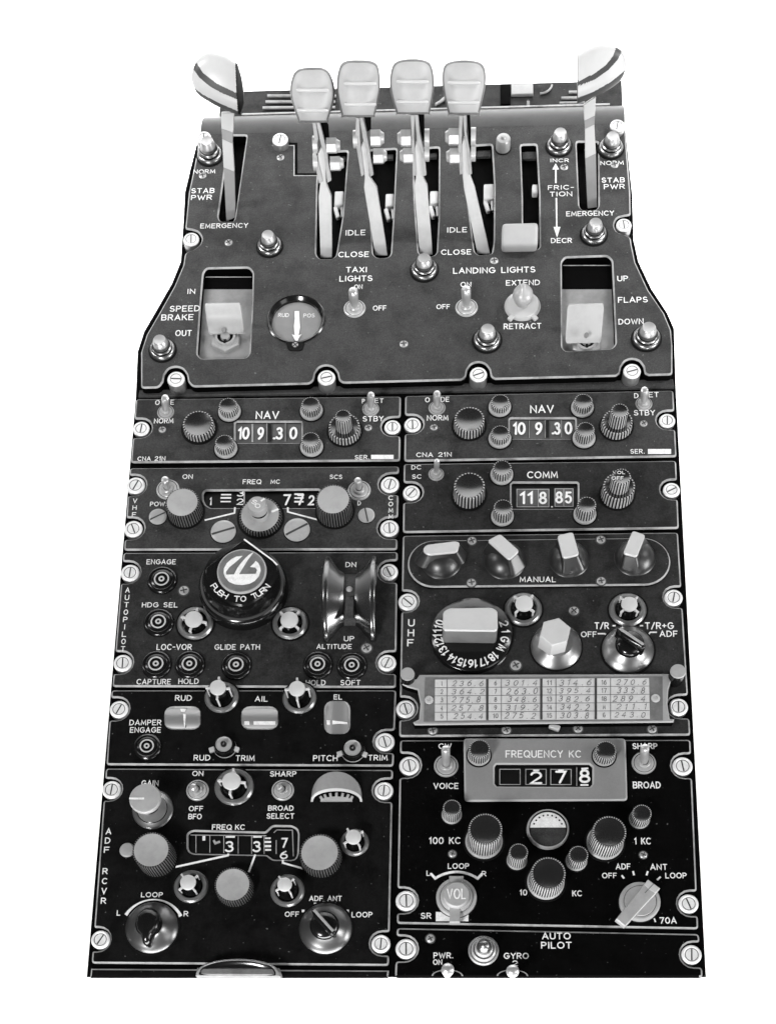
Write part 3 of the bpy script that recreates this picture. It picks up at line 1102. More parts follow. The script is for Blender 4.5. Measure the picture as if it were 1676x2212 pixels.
def dgrip(bm, pts_px, p0, n, depth, sgn, pick, rings=54):
    """half-round paddle: full thickness at its cut end, falling to an edge round the curve"""
    c = Vector((sum(x for x, y in pts_px) / len(pts_px), sum(y for x, y in pts_px) / len(pts_px)))
    k = len(pts_px)
    xs = [x for x, y in pts_px]
    x0, x1 = min(xs), max(xs)

    def ext(x):
        x = min(max(x, x0 + .6), x1 - .6)
        ys = []
        for i in range(k):
            (xa, ya), (xb, yb) = pts_px[i], pts_px[(i + 1) % k]
            if (xa - x) * (xb - x) <= 0 and abs(xb - xa) > 1e-6:
                ys.append(ya + (yb - ya) * (x - xa) / (xb - xa))
        return (min(ys), max(ys)) if len(ys) > 1 else (c.y - 1, c.y + 1)

    def dep(x, y):
        a, b = ext(x)
        v = max(-1, min(1, (2 * y - a - b) / max(b - a, 2)))
        edge = 1.0
        if sgn > 0:
            xb = 510 + (y - 138) * .054
            u = max(0, (xb - x) / (xb - x0))
            if x > xb:
                edge = max(0.0, 1 - (x - xb) / 15.0)
        else:
            u = max(0, (x - x0) / (x1 - x0))
        return depth * edge * (1 - min(u, 1) ** 2.2 * .97) ** .5 * (1 - abs(v) ** 2.6 * .97) ** .5
    for side in (1, -.7):
        prev, ppx = None, None
        for r in range(rings + 2):
            s = min(r / rings, 1)
            px = [(c.x + (x - c.x) * s, c.y + (y - c.y) * s) for x, y in pts_px]
            cur = [bm.verts.new(Q(x, y, p0, n) + n * (0 if r > rings else side * dep(x, y))) for x, y in (px if r else px[:1])]
            if prev is not None:
                for i in range(k):
                    j = (i + 1) % k
                    q = [ppx[i % len(ppx)], px[i], px[j]]
                    mi = 1 if r >= rings else pick(sum(a for a, b in q) / 3, sum(b for a, b in q) / 3)  # outline ring takes the stripe colour as painted edge shade
                    vs = (prev[0], cur[i], cur[j]) if len(prev) == 1 else (prev[i], cur[i], cur[j], prev[j])
                    face(bm, vs if side > 0 else tuple(reversed(vs)), mi)
            prev, ppx = cur, px
    bmesh.ops.remove_doubles(bm, verts=bm.verts, dist=0.02)
    bmesh.ops.recalc_face_normals(bm, faces=bm.faces[:])


def barrel(bm, pts_px, p0, n, depth, rings=22):
    """cushion grip: rounded across, gently bowed from top to bottom, flat ends"""
    c = Vector((sum(x for x, y in pts_px) / len(pts_px), sum(y for x, y in pts_px) / len(pts_px)))
    ys = [y for x, y in pts_px]
    y0, y1 = min(ys), max(ys)
    k = len(pts_px)

    def ext(y):
        xs = []
        for i in range(k):
            (xa, ya), (xb, yb) = pts_px[i], pts_px[(i + 1) % k]
            if (ya - y) * (yb - y) <= 0 and abs(yb - ya) > 1e-6:
                xs.append(xa + (xb - xa) * (y - ya) / (yb - ya))
        return (min(xs), max(xs)) if len(xs) > 1 else (c.x - 1, c.x + 1)

    def dep(x, y):
        yy = min(max(y, y0 + .8), y1 - .8)
        a, b = ext(yy)
        u = max(-1, min(1, (2 * x - a - b) / max(b - a, 2)))
        v = (2 * yy - y0 - y1) / (y1 - y0)
        return depth * (1 - abs(u) ** 2.5 * .95) ** .5 * (.45 + .55 * (1 - abs(v) ** 2.4) ** .6)
    for side in (1, -.7):
        prev = None
        for r in range(rings + 2):
            s = min(r / rings, 1)
            px = [(c.x + (x - c.x) * s, c.y + (y - c.y) * s) for x, y in pts_px]
            cur = [bm.verts.new(Q(x, y, p0, n) + n * (0 if r > rings else side * dep(x, y))) for x, y in (px if r else px[:1])]
            if prev is not None:
                for i in range(k):
                    j = (i + 1) % k
                    vs = (prev[0], cur[i], cur[j]) if len(prev) == 1 else (prev[i], cur[i], cur[j], prev[j])
                    face(bm, vs if side > 0 else tuple(reversed(vs)), 1 if r > rings - 2 else 0)  # outermost rings carry the painted edge shade
            prev = cur
    bmesh.ops.remove_doubles(bm, verts=bm.verts, dist=0.02)
    bmesh.ops.recalc_face_normals(bm, faces=bm.faces[:])


def hexnut(lev, x, y, p0, dirx, rr=13, w_=20, off=0):
    q = Q(x, y, p0, LN) + LN * off
    bm = bmesh.new()
    prev = None
    rings = []
    for xx, r in ((-w_ / 2, rr), (w_ / 2 - 2, rr), (w_ / 2, rr * .85)):
        rings.append([bm.verts.new(q + Vector((xx * dirx, r * math.cos(math.radians(60 * k + 12)), r * math.sin(math.radians(60 * k + 12))))) for k in range(6)])
    for A, B in zip(rings, rings[1:]):
        for k in range(6):
            face(bm, (A[k], A[(k + 1) % 6], B[(k + 1) % 6], B[k]))
    face(bm, rings[0])
    face(bm, rings[-1])
    tube(bm, [q + Vector((dirx * w_ / 2, 0, 0)), q + Vector((dirx * (w_ / 2 + 6), 0, 0))], [rr * .75, rr * .55], 16)
    bmesh.ops.recalc_face_normals(bm, faces=bm.faces[:])
    part('nut', bm, [M_SCREW], lev, angle=20)


def washer(lev, x, y, p0, dirx, rr=15, off=0):
    q = Q(x, y, p0, LN) + LN * off
    bm = bmesh.new()
    tube(bm, [q - Vector((5, 0, 0)), q, q + Vector((5, 0, 0))], [rr, rr, rr], 20)
    part('bolt_head', bm, [M_SCREW], lev, angle=30)


THROTTLES = [
    dict(b=(705, 556), bar=[(694.6, 316), (703, 331), (705, 395), (716, 424), (717.5, 556), (693, 556), (688.5, 424), (692, 395), (687, 331)],
         strapL=[(676, 262), (683, 262), (688, 295), (684, 330), (698, 390), (690, 394), (677, 335), (680, 300)],
         strapR=[(684, 262), (691, 262), (706, 320), (716, 388), (708, 393), (700, 330), (694, 310)],
         k=[(638, 154), (675, 145.5), (709, 153), (723.5, 201), (708, 262), (706, 264.5), (648, 264.5), (645, 262), (627, 201)],
         dark=[(690, 262), (708, 262), (711, 300), (702, 305)], nuts=((717, 315, 1, 14), (725, 354, 1, 13)), wash=((681, 314), (682, 352))),
    dict(b=(823, 551), bar=[(787, 302), (793, 317), (798, 380), (814, 404), (837, 551), (811, 551), (786, 404), (788, 380), (779, 317)],
         strapL=[(770, 252), (776, 252), (778, 300), (787, 375), (781, 379), (771, 320), (767, 300)],
         strapR=[(777, 252), (784, 252), (795, 300), (807, 376), (800, 380), (791, 320), (784, 296)],
         k=[(737, 138), (775, 130), (814, 138), (821, 187), (816, 221), (809, 250), (806, 252.5), (742, 252.5), (738, 250), (727, 192)],
         dark=[(785, 252), (801, 252), (801, 282), (793, 286)], nuts=((812, 299, 1, 15), (818, 338, 1, 14)), wash=((768, 302),)),
    dict(b=(920, 550), bar=[(902.6, 296), (912, 319), (914, 382), (923, 400), (934, 549.5), (906.6, 549.5), (894, 400), (898, 382), (895, 319)],
         strapL=[(887, 246), (895, 246), (894, 296), (899, 376), (893, 379), (889, 320), (890, 296)],
         strapR=[(896, 246), (903, 246), (906, 285), (917, 330), (921, 376), (914, 380), (909, 330), (900, 300)],
         k=[(851, 137), (891, 127.5), (929, 137), (937.5, 187), (928, 244), (925, 246.5), (860, 246.5), (856, 244), (842, 187)],
         dark=[(903, 246), (916, 246), (917, 300), (914, 310), (908, 285)], nuts=((876, 299, -1, 15), (881, 337, -1, 14)), wash=((922, 299), (922, 331))),
    dict(b=(1044, 548), bar=[(1002, 296), (1013, 319), (1016, 380), (1025, 404), (1058, 547.5), (1031, 547.5), (1001, 404), (999, 380), (994, 319)],
         strapL=[(992, 247), (999, 247), (997, 296), (999, 374), (993, 375), (989, 320), (990, 296)],
         strapR=[(1000, 247), (1007, 247), (1007, 285), (1016, 330), (1019, 374), (1012, 376), (1008, 330), (1003, 290)],
         k=[(961.5, 139), (1001, 130), (1041, 138), (1049, 177), (1035, 245), (1032, 247.5), (972, 247.5), (968, 245), (955.5, 182)],
         dark=[(1008, 250), (1015, 250), (1018, 330), (1014, 330)], nuts=((979, 296, -1, 15), (981, 338, -1, 14)), wash=((1022, 296), (1022, 331))),
]
for d in THROTTLES:
    p0 = P(*d['b'], 0)
    lv = thing('throttle_lever', '', '', p0)
    for q in ('label', 'category'):
        del lv[q]
    lv.parent = qd
    lv.location = p0 * S - qd.location
    bm = bmesh.new()
    slab(bm, d['bar'], p0, LN, 4, 12)
    part('lever_bar', bm, [M_LEVER], lv)
    for nm, o_ in (('strapL', 8), ('strapR', 7)):
        bm = bmesh.new()
        slab(bm, d[nm], p0, LN, o_, 14, 0, .6)
        part('strap', bm, [M_STRAP], lv)
    bm = bmesh.new()
    slab(bm, d['dark'], p0, LN, -6, 6, 0, .4)  # dark slab beside the right strap, below the grip
    part('dark_slab', bm, [M_DECK], lv)
    for x, y, s, r in d['nuts']:
        hexnut(lv, x, y, p0, s, r, 22, -2)
    for x, y in d['wash']:
        washer(lv, x, y, p0, 1, 15, -4)
    # barrel grip facing the pilot
    kx = sum(x for x, y in d['k']) / len(d['k'])
    pk = Q(kx, 200, p0, LN)
    vn = (CAM_P - pk).normalized()
    vn = (vn + Vector((0, -.02, .02))).normalized()
    bm = bmesh.new()
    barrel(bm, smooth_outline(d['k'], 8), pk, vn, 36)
    g = part('grip', bm, [M_IVORY, M_EDGESHADE], lv, angle=50)
    ys = [min(y for x, y in d['k']) + f * (max(y for x, y in d['k']) - min(y for x, y in d['k'])) for f in (.42, .78)]
    for yy, wd in zip(ys, (34, 33)):
        bm = bmesh.new()
        a, b = Q(kx - wd, yy, pk, vn), Q(kx + wd, yy, pk, vn)
        off = vn * (35.2 if yy == ys[0] else 31.0)
        tube(bm, [a + off - vn * 2, a + (b - a) * .06 + off, a + (b - a) * .5 + off + vn * .8, b - (b - a) * .06 + off, b + off - vn * 2], [2.0, 3.0, 3.2, 3.0, 2.0], 12)
        part('grip_rib', bm, [M_OFFWHITE], g)


def ylin(pts, x):
    for (a, b), (c, d) in zip(pts, pts[1:]):
        if a <= x <= c:
            return b + (d - b) * (x - a) / (c - a)
    return pts[0][1] if x < pts[0][0] else pts[-1][1]


STAB = [
    dict(b=(498, 476), bands=[[(478.5, 243), (506.5, 243), (504, 285), (479.5, 276)], [(479.5, 276), (504, 285), (502.7, 309), (481, 299)],
                              [(481, 299), (502.7, 309), (506.5, 369), (484, 360)], [(484, 360), (506.5, 369), (509, 468), (490, 477)]],
         out=[(447, 114), (460, 112.5), (488, 120), (514, 138), (514, 138), (524, 175), (527.8, 220), (520.5, 249), (520.5, 249), (480, 235), (433, 208), (419.5, 189), (414, 168), (417, 150), (427, 129)],
         u1=[(414, 132), (425.8, 136), (440, 158), (470, 181), (514.6, 202), (530, 208)], l1=[(414, 146), (418.6, 150), (432, 168), (452, 185), (480, 201), (517, 216), (530, 221)],
         u2=[(414, 184), (420, 190), (440, 205), (471, 221), (520.6, 243), (530, 247)],
         cap=[(514, 138), (521, 160), (527, 200), (527.8, 222), (521, 249), (518, 232), (515, 190)], sgn=1),
    dict(b=(1279, 449), bands=[[(1260, 226), (1286, 208), (1284, 248), (1261.5, 259)], [(1261.5, 259), (1284, 248), (1282.5, 268), (1263, 277.5)],
                               [(1263, 277.5), (1282.5, 268), (1286, 330), (1263.5, 341)], [(1263.5, 341), (1286, 330), (1288.5, 446), (1268.5, 449)]],
         out=[(1246, 116), (1246, 116), (1271, 102), (1293, 94.6), (1322, 98), (1342, 110), (1351, 130), (1351, 149), (1341, 172), (1317, 192), (1286, 208), (1246, 224), (1246, 224), (1246, 170)],
         u1=[(1246, 176.5), (1280, 161), (1307, 141), (1322, 122), (1329, 103), (1352, 96)], l1=[(1246, 187), (1282, 173), (1312, 152), (1332, 130), (1343, 109), (1352, 98)],
         u2=[(1246, 212.5), (1285, 196), (1320, 176), (1349, 152), (1354, 148)],
         cap=[(1244, 117), (1248, 115), (1248, 224), (1244, 225)], sgn=-1),
]
for d in STAB:
    p0 = P(*d['b'], 0)
    lv = bpy.data.objects.new('stabilizer_lever', None)
    lv.empty_display_size = .01
    C.objects.link(lv)
    lv.parent = qd
    lv.location = p0 * S - qd.location
    bm = bmesh.new()
    for k, b in enumerate(d['bands']):
        slab(bm, b, p0, LN, 5, 12, k % 2, .35)
    part('lever_bar', bm, [M_OFFWHITE, M_LEVERB], lv)
    kx, ky = sum(x for x, y in d['out']) / len(d['out']), sum(y for x, y in d['out']) / len(d['out'])
    pk = Q(kx, ky + 20, p0, LN)
    vn = (CAM_P - pk).normalized()
    vn = (vn + Vector((.03 * -d['sgn'], -.03, .03))).normalized()
    ol = smooth_outline(d['out'], 14)

    def pick(x, y, d=d):
        a, b, c = ylin(d['u1'], x), ylin(d['l1'], x), ylin(d['u2'], x)
        if d['sgn'] > 0 and y > 134 and x > 509 + (y - 138) * .054:
            return 2
        return 1 if a < y < b or y > c else 0
    bm = bmesh.new()
    dgrip(bm, ol, pk, vn, 34, d['sgn'], pick)
    part('grip', bm, [M_OFFWHITE, M_STRIPE, M_GROOVE], lv, angle=60)

# ------------------------------------------------------------------ friction handle, gauge, speed brake, flaps
p = P(1122, 512, ZQ + 22)
bm = bmesh.new()
wx = 78 * ux(1122, 512, ZQ + 22)
tube(bm, [(p.x, p.y - 4, 0), (p.x, p.y - 4, ZQ + 18)], [8, 8], 12)
fh = part('friction_lever', bm, [M_STEEL], qd)
bm = bmesh.new()
box(bm, (p.x, p.y, ZQ + 20), (wx, 46, 32), 0, Matrix.Rotation(.35, 3, 'X'), 9)
part('grip', bm, [M_IVORY], fh)

bm = bmesh.new()
lathe(bm, [(gr * 1.02, ZQ + 1), (gr * .98, ZQ + 2.5), (gr * .93, ZQ + 2, 1), (gr * .86, ZQ - 3, 1), (gr * .85, 4, 1)], 56)
ga = part('trim_gauge', bm, [M_PLASTIC, M_PLASTIC], qd, (gc.x, gc.y, 0))
gz = ZQ - 8
bm = bmesh.new()
lathe(bm, [(0, gz), (gr * .86, gz)], 56)
part('gauge_face', bm, [M_GLASSY], ga, (gc.x, gc.y - 1, 0))
bm = bmesh.new()
text(bm, 'RUD', 613, 681, 23, 8.5, gz, 0, .15)
text(bm, 'POS', 668, 682, 24, 8.5, gz, 0, .15)
a, b = P(641, 735, gz + 4), P(642, 672, gz + 4)
needle = [(636.5, 672), (646.5, 672), (647, 690), (648.5, 705), (645, 724), (651, 722), (645, 731), (642, 741), (636, 731), (631, 722), (637, 724), (635, 705), (637, 690)]
prism(bm, upoly(needle, gz + 3), gz + 1, gz + 3, 0)
part('needle', bm, [M_WHITE], ga)
bm = bmesh.new()
p = P(638, 746, ZQ + 2)
prism(bm, fillet(ccw(upoly([(617, 738), (659, 738), (653, 757), (624, 757)], ZQ + 2)), 6), ZQ + .5, ZQ + 2.5, 0, .8)
part('gauge_tab', bm, [M_GROOVE], ga)

for (hole, y_split, hb, nut, nm) in ((SB, 655, (445, 522, 655, 722), (489, 735), 'speed_brake_handle'), (FL, 655, (1224, 1302, 658, 741), (1265, 745), 'flap_handle')):
    xs = [x for x, y in hole]
    x0, x1 = min(xs) - 4, max(xs) + 4
    yb = max(y for x, y in hole) + 3
    yt = min(y for x, y in hole) - 3
    bm = bmesh.new()
    ys = [yb, yb - 50, y_split, y_split - 30, y_split - 52, yt + 24]
    zs = [2.5, 1.5, 1.5, 4, 8, 8.5]
    rows = [[bm.verts.new(P(x, y, z)) for x in (x0, x1)] for y, z in zip(ys, zs)]
    for k, (A, B) in enumerate(zip(rows, rows[1:])):
        face(bm, (A[0], A[1], B[1], B[0]), 0 if k < 3 else 1)  # upper rows blackened for the recess floor's shadow and the lever slot
    face(bm, (rows[-1][0], rows[-1][1], bm.verts.new(P(x1, yt + 24, 0)), bm.verts.new(P(x0, yt + 24, 0))), 1)
    gp = part('handle_recess', bm, [M_FLOORG, M_DECK], qd)
    bm = bmesh.new()
    line(bm, [(x0 + 6, yt + 24), (x1 - 6, yt + 24)], 2.2, 8.6, 0)
    part('recess_lip', bm, [M_EDGE], gp)
    a, b, c, e = hb
    zt = 40
    pa, pb = P(a, e, ZQ + 2), P(b, c, ZQ + zt)
    h = bpy.data.objects.new(nm, None)
    C.objects.link(h)
    h.parent = qd
    h.empty_display_size = .01
    pc = P((a + b) / 2, e - 20, 0)
    h.location = pc * S - qd.location
    bm = bmesh.new()
    cx = (P(a, (c + e) / 2, ZQ + 25).x + P(b, (c + e) / 2, ZQ + 25).x) / 2
    wx = (b - a) * ux((a + b) / 2, (c + e) / 2, ZQ + 30)
    # side profile of the paddle swept across its width
    f0, f1 = P((a + b) / 2, e, ZQ - 6), P((a + b) / 2, c, ZQ + 44)
    if nm[0] == 's':
        pf = [(0, 0), (.16, -.02), (.3, .10), (.36, .3), (.42, .50), (.52, .60), (.66, .70), (.82, .92), (.95, 1.02), (1.08, .98), (1.1, .8), (.95, .5), (.7, .2), (.4, -.15)]
    else:
        pf = [(0, 0), (.12, .02), (.3, .2), (.55, .48), (.8, .76), (.92, .92), (.98, 1.0), (1.08, .98), (1.1, .8), (.95, .5), (.7, .2), (.4, -.15)]
    L = f1.y - f0.y
    H = f1.z - f0.z
    sec = [(f0.y + u * L, f0.z + v * H) for u, v in pf]
    cen = (sum(q[0] for q in sec) / len(sec), sum(q[1] for q in sec) / len(sec))
    st = [(-.5, .80), (-.485, .93), (-.46, 1), (.46, 1), (.485, .93), (.5, .80)]
    rings = [[bm.verts.new((cx + wx * fx, cen[0] + (y - cen[0]) * s, cen[1] + (z - cen[1]) * s)) for y, z in sec] for fx, s in st]
    k = len(sec)
    for A, B in zip(rings, rings[1:]):
        for i in range(k):
            face(bm, (A[i], A[(i + 1) % k], B[(i + 1) % k], B[i]))
    face(bm, rings[0])
    face(bm, rings[-1])
    bmesh.ops.recalc_face_normals(bm, faces=bm.faces[:])
    part('paddle', bm, [M_PADDLE], h, angle=55)
    p = P(*nut, 3)
    r = 34 * ux(*nut, 3)
    bm = bmesh.new()
    prism(bm, circ(0, 0, r, 6, math.radians(30)), 0, 9, 0, 2)
    lathe(bm, [(r * .66, 9), (r * .64, 13), (r * .5, 13, 1), (r * .48, 9.2, 1), (r * .3, 9.2, 0), (r * .28, 14), (0, 14.5)], 28)
    box(bm, (0, -r * .3, 11), (5, r * .5, 6), 1)
    part('nut', bm, [M_STEEL, M_GROOVE], h, (p.x, p.y, 2))
    bm = bmesh.new()
    q = P((a + b) / 2 + (0 if nm[0] == 's' else 3), e - (9 if nm[0] == 's' else 17), ZQ + (2 if nm[0] == 's' else 14))
    tube(bm, [q - Vector((0, -3, 4)), q + Vector((0, -.6, 1.0))], [5.0, 5.0], 14)
    part('pin', bm, [M_DOME], h)

toggle(qd, 766, 667, 762.6, 625, 22, 10.5, ZQ, zt=46, mw=M_SCREW)
toggle(qd, 1007.5, 665, 1006, 621, 22.5, 10.5, ZQ, zt=47, mw=M_SCREW)
# ball switch with lugged flange
p = P(1128.5, 655, ZQ + 8)
k = ux(1128, 655, ZQ)
bm = bmesh.new()
r = 37 * k
lathe(bm, [(r * .3, 9), (r * .7, 9), (r * .92, 7), (r, 3), (r, 0), (r * 1.06, .6, 1), (r * 1.06, 0, 1)], 40)
for a in (-128, -52):
    box(bm, (r * 1.1 * math.cos(math.radians(a)), r * 1.1 * math.sin(math.radians(a)), 2.5), (10, 14, 5), 0, Matrix.Rotation(math.radians(a + 90), 3, 'Z'), 1)
bs = part('ball_switch', bm, [M_OFFWHITE, M_GROOVE], qd, (p.x, p.y, ZQ))
bm = bmesh.new()
rb = 22 * k
lathe(bm, [(rb * .66, 7), (rb * .62, 14), (rb * .9, 19), (rb, 26), (rb * .95, 33), (rb * .72, 40), (rb * .42, 44), (rb * .32, 48), (rb * .2, 51), (0, 52)], 36)
e = P(1128, 632, ZQ + 30)
sh = Vector((e.x - p.x, e.y - p.y)) / 30
for v in bm.verts:
    v.co.x += sh.x * (v.co.z - 7) * .6
    v.co.y += sh.y * (v.co.z - 7) * .3
part('ball_grip', bm, [M_GREYCAP], bs, (p.x, p.y, ZQ), angle=60)

ZP = 8.0

# ================================================================== NAV panels
def simple_plate(t, TL, TR, BR, BL, notches, m, zt=ZP, holes=(), words=None, rad=7, ch=3.4, hr=4):
    bm = bmesh.new()
    plate(bm, panel_outline(TL, TR, BR, BL, zt, notches, rad), [fillet(ccw(upoly(h, zt)), hr, 4) for h in holes], zt, 0, ch, 0, 1, 3)
    if words:
        words(bm)
    return part('face_plate', bm, [m, M_EDGE, M_WHITE, M_DECK], t)


def blank(bm, x0, y0, x1, y1, z=ZP):
    face(bm, [bm.verts.new(P(x, y, z + .4)) for x, y in ((x0, y1), (x1, y1), (x1, y0), (x0, y0))], 2)


def nav(label, TL, TR, BR, BL, sl, sr, tgl, tgr, words, big, small, dual, win, digits, bars, scr):
    t = thing('navigation_panel', label, 'radio panel', P((TL[0] + TR[0]) / 2, (TL[1] + BL[1]) / 2, 0), 'navigation radio panels')
    simple_plate(t, TL, TR, BR, BL, [('L', *sl, 23), ('R', *sr, 23)], M_NAV, holes=[rrect(*win)], words=words)
    fastener(t, *sl, 18, 0, 10, math.radians(90))
    fastener(t, *sr, 17.5, 0, 10, math.radians(90))
    for a in (tgl, tgr):
        toggle(t, *a, 17, 8.2)
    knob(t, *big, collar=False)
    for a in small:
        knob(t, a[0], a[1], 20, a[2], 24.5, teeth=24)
    dual_knob(t, *dual)
    window(t, rrect(*win), ZP, digits, 5, lines=bars, mback=M_DRUM)
    for a in scr:
        screw(t, *a, ZP)
    return t


def wl(bm):
    for a in (('O', 341, 870, 10, 10.5), ('E', 373, 869.5, 7.5, 10.5), ('NORM', 354.5, 909.5, 42, 11), ('P', 785, 867, 6, 10), ('ET', 819, 866, 19, 10), ('STBY', 806, 905, 45, 12),
              ('NAV', 578, 897, 50, 17), ('CNA 21N', 328, 991, 60, 9.5), ('SER.', 782, 988, 31, 9.5)):
        text(bm, *a, ZP, tilt=-.012)
    blank(bm, 801.5, 982.5, 850, 991.5)


nav('left navigation panel reading 10 9 30, under the speed brake and rudder gauge', (294, 861), (866, 855), (864, 995), (283, 999), (305, 924.5), (847.5, 921),
    (358.4, 891, 358, 857), (800.6, 884, 801.5, 851), wl, (428, 915, 33, 957), ((493, 876, 912), (485, 956, 992), (671, 874, 910), (671, 950, 988)),
    (743.5, 921, 34, 963, 742.6, 898.7, 17), (509, 911.5, 651, 955.5),
    [('10', 527, 936.5, 25, 27), ('9', 563.5, 936.5, 14, 27), ('.3', 601, 936.5, 21, 27), ('0', 634, 936, 17, 27)],
    [([(545, 916), (545, 955)],2), ([(577, 915), (577, 955)], 1.2), ([(582.5, 915), (582.5, 955)], 8, 2), ([(617, 915), (617, 954)], 1.2), ([(619, 915), (619, 954)], 1.5, 2), ([(547, 916), (547, 955)], 1.2)],
    ((351, 927, 8.5), (795.4, 923, 8.5)))


def wr(bm):
    for a in (('O', 923, 864, 10, 11), ('DE', 961, 863, 18, 11), ('NORM', 945, 903, 46, 12), ('D', 1373.5, 855, 9, 11), ('ET', 1411, 853, 22, 11), ('STBY', 1391, 892, 46, 12),
              ('NAV', 1170, 884, 51, 17), ('CNA 21N', 937, 982.5, 76, 10), ('SER.', 1376, 975.5, 31, 10)):
        text(bm, *a, ZP, tilt=-.016)
    blank(bm, 1398.7, 969.8, 1448.6, 980.6)


nav('right navigation panel reading 10 9 30, under the flap handle', (875, 854), (1454, 842), (1461, 986), (873, 996), (891, 916), (1440.7, 907),
    (943.7, 882, 943.7, 848), (1390, 873, 1391, 840), wr, (1013.6, 906, 32.5, 950), ((1080, 868, 902), (1080, 935.5, 970), (1259.4, 867, 903), (1264, 928, 969)),
    (1333, 910, 33, 951, 1333, 887, 19), (1101, 904, 1242, 946.5),
    [('10', 1121, 926, 27, 27), ('9', 1163, 926, 15, 27), ('.3', 1200.5, 926, 19, 27), ('0', 1227, 925.5, 16, 27)],
    [([(1141, 909), (1141, 946)], 1.5, 2), ([(1142.5, 909), (1142.5, 946)], 1.2), ([(1177, 908), (1177, 946)], 1.2), ([(1181.5, 908), (1181.5, 946)], 7, 2), ([(1212, 908), (1212, 945)], 1.2)],
    ((937, 922, 8.5), (1390, 914, 8.5)))

# ================================================================== COMM panel
cm = thing('communication_panel', 'dark radio panel marked COMM reading 118.85, below the right navigation panel', 'radio panel', P(1165, 1070, 0))


def w_(bm):
    for a in (('DC', 899, 1010, 21, 9.5), ('SC', 900, 1030, 20, 9.5), ('COMM', 1171, 1026, 66, 15)):
        text(bm, *a, ZP, tilt=-.012)


simple_plate(cm, (872, 1001), (1460, 994), (1466, 1141), (870, 1150), [('L', 888.5, 1063, 24), ('R', 1450, 1057, 24)], M_COMM, holes=[rrect(1104.6, 1043, 1247.5, 1097.5)], words=w_)
fastener(cm, 888.5, 1063, 18.5, 0, 10, math.radians(38))
fastener(cm, 1450, 1057, 18.5, 0, 10, math.radians(38))
toggle(cm, 942, 1025, 943.7, 994, 15.5, 6)
knob(cm, 1013.6, 1049, 33.5, 1101, collar=False, teeth=28)
for a in ((1084.5, 1011, 1048.5), (1086.3, 1096, 1138), (1266.8, 1090, 1134)):
    knob(cm, a[0], a[1], 20.5, a[2], 24.5, teeth=22)
_, c, x, y, h, hh = dual_knob(cm, 1336.7, 1050, 35, 1100, 1336.7, 1029, 20)
bm = bmesh.new()
zk = ZP + h + hh - 1
for s, cx, cy, wp, cp in (('VOL', 1336, 1021, 26, 7), ('OFF', 1333, 1033, 26, 7.5)):
    text(bm, s, cx, cy, wp, cp, zk, 0)
part('knob_marking', bm, [M_WHITE], c)
window(cm, rrect(1104.6, 1043, 1247.5, 1097.5), ZP, [('11', 1137, 1076, 30, 27), ('8', 1172, 1076, 17, 27), ('.', 1191.5, 1088, 3, 18), ('8', 1207, 1075, 16, 26), ('5', 1227, 1075, 15, 26)], 6,
       drums=((1117, 1058, 1161, 1094), (1163, 1058, 1184, 1094), (1199, 1057, 1216, 1093), (1218, 1057, 1236, 1093)),
       lines=[([(1116, 1057), (1185, 1057), (1185, 1095), (1116, 1095), (1116, 1057)], 1.6), ([(1162, 1057), (1162, 1095)], 1.6), ([(1198, 1056), (1237, 1056), (1237, 1094), (1198, 1094), (1198, 1056)], 1.6), ([(1217, 1056), (1217, 1094)], 1.4)])

# ================================================================== VHF panel
vh = thing('vhf_radio_panel', 'grey radio panel marked VHF and COMM with three large knobs along its window', 'radio panel', P(565, 1100, 0))
VW = [(444, 1060), (690, 1058), (690, 1096), (455, 1096), (445, 1090), (440, 1078), (440, 1066)]


def w_(bm):
    for a in (('ON', 406, 1030, 22, 10), ('FREQ', 545, 1041, 40, 10.5), ('MC', 595, 1041, 20, 9.5), ('SCS', 726, 1030.5, 27, 9.5), ('POWER', 350, 1089, 50, 10), ('D', 776, 1087, 7, 10)):
        text(bm, *a, ZP, tilt=-.006)
    column(bm, 'VHF', 292.5, 1082, 290.5, 1112, 9, 10, ZP)
    column(bm, 'COMM', 844, 1076, 844, 1116, 10, 10, ZP)
    line(bm, [(508, 1096), (507, 1108.5), (443, 1124)], 3.6, ZP)
    line(bm, [(622, 1096), (622, 1106), (690, 1124)], 3.6, ZP)


simple_plate(vh, (281, 1010), (862, 1006), (858, 1187), (268, 1188), [('L', 291, 1048, 25), ('L', 286, 1141, 26), ('R', 844, 1045, 26), ('R', 842, 1140, 26)], M_NAV, holes=[VW], words=w_)
for px, py in ((293, 1047), (288, 1141), (842, 1045), (841, 1139.5)):
    fastener(vh, px, py, 20, 0, 12)
toggle(vh, 363, 1058, 356.5, 1034, 23, 8.5, zt=34, mw=M_SCREW)
toggle(vh, 776, 1060, 772.5, 1036, 23, 8, zt=34, mw=M_SCREW)
for px, py, r, a in ((341, 1115, 19, 28), (482.6, 1147, 27, 18), (641.4, 1143.5, 28, 30), (791.4, 1112, 18, -78)):
    p = P(px, py, ZP + 3)
    rr = r * ux(px, py, ZP)

    def mk(rr=rr):
        bm = bmesh.new()
        lathe(bm, [(0, 4), (rr * .8, 3.6), (rr, 2), (rr, .8, 1), (rr * 1.07, .5, 1), (rr * 1.07, 0, 1)], 36)
        box(bm, (0, 0, 3.8), (rr * 1.9, rr * .16, .8), 2)
        return finish('slotted_disc', bm, [M_GREYCAP, M_GROOVE, M_STRIPE])
    put('slotted_disc', mk(), vh, (p.x, p.y, ZP), math.radians(a))
knob(vh, 394, 1085, 37, 1140, 37.5, collar=False, dish=2.0, mtop=M_GREYCAP, name='ribbed_knob', teeth=40)
knob(vh, 719.8, 1079, 38, 1140, 38.5, collar=False, dish=2.0, mtop=M_GREYCAP, name='ribbed_knob', teeth=40)
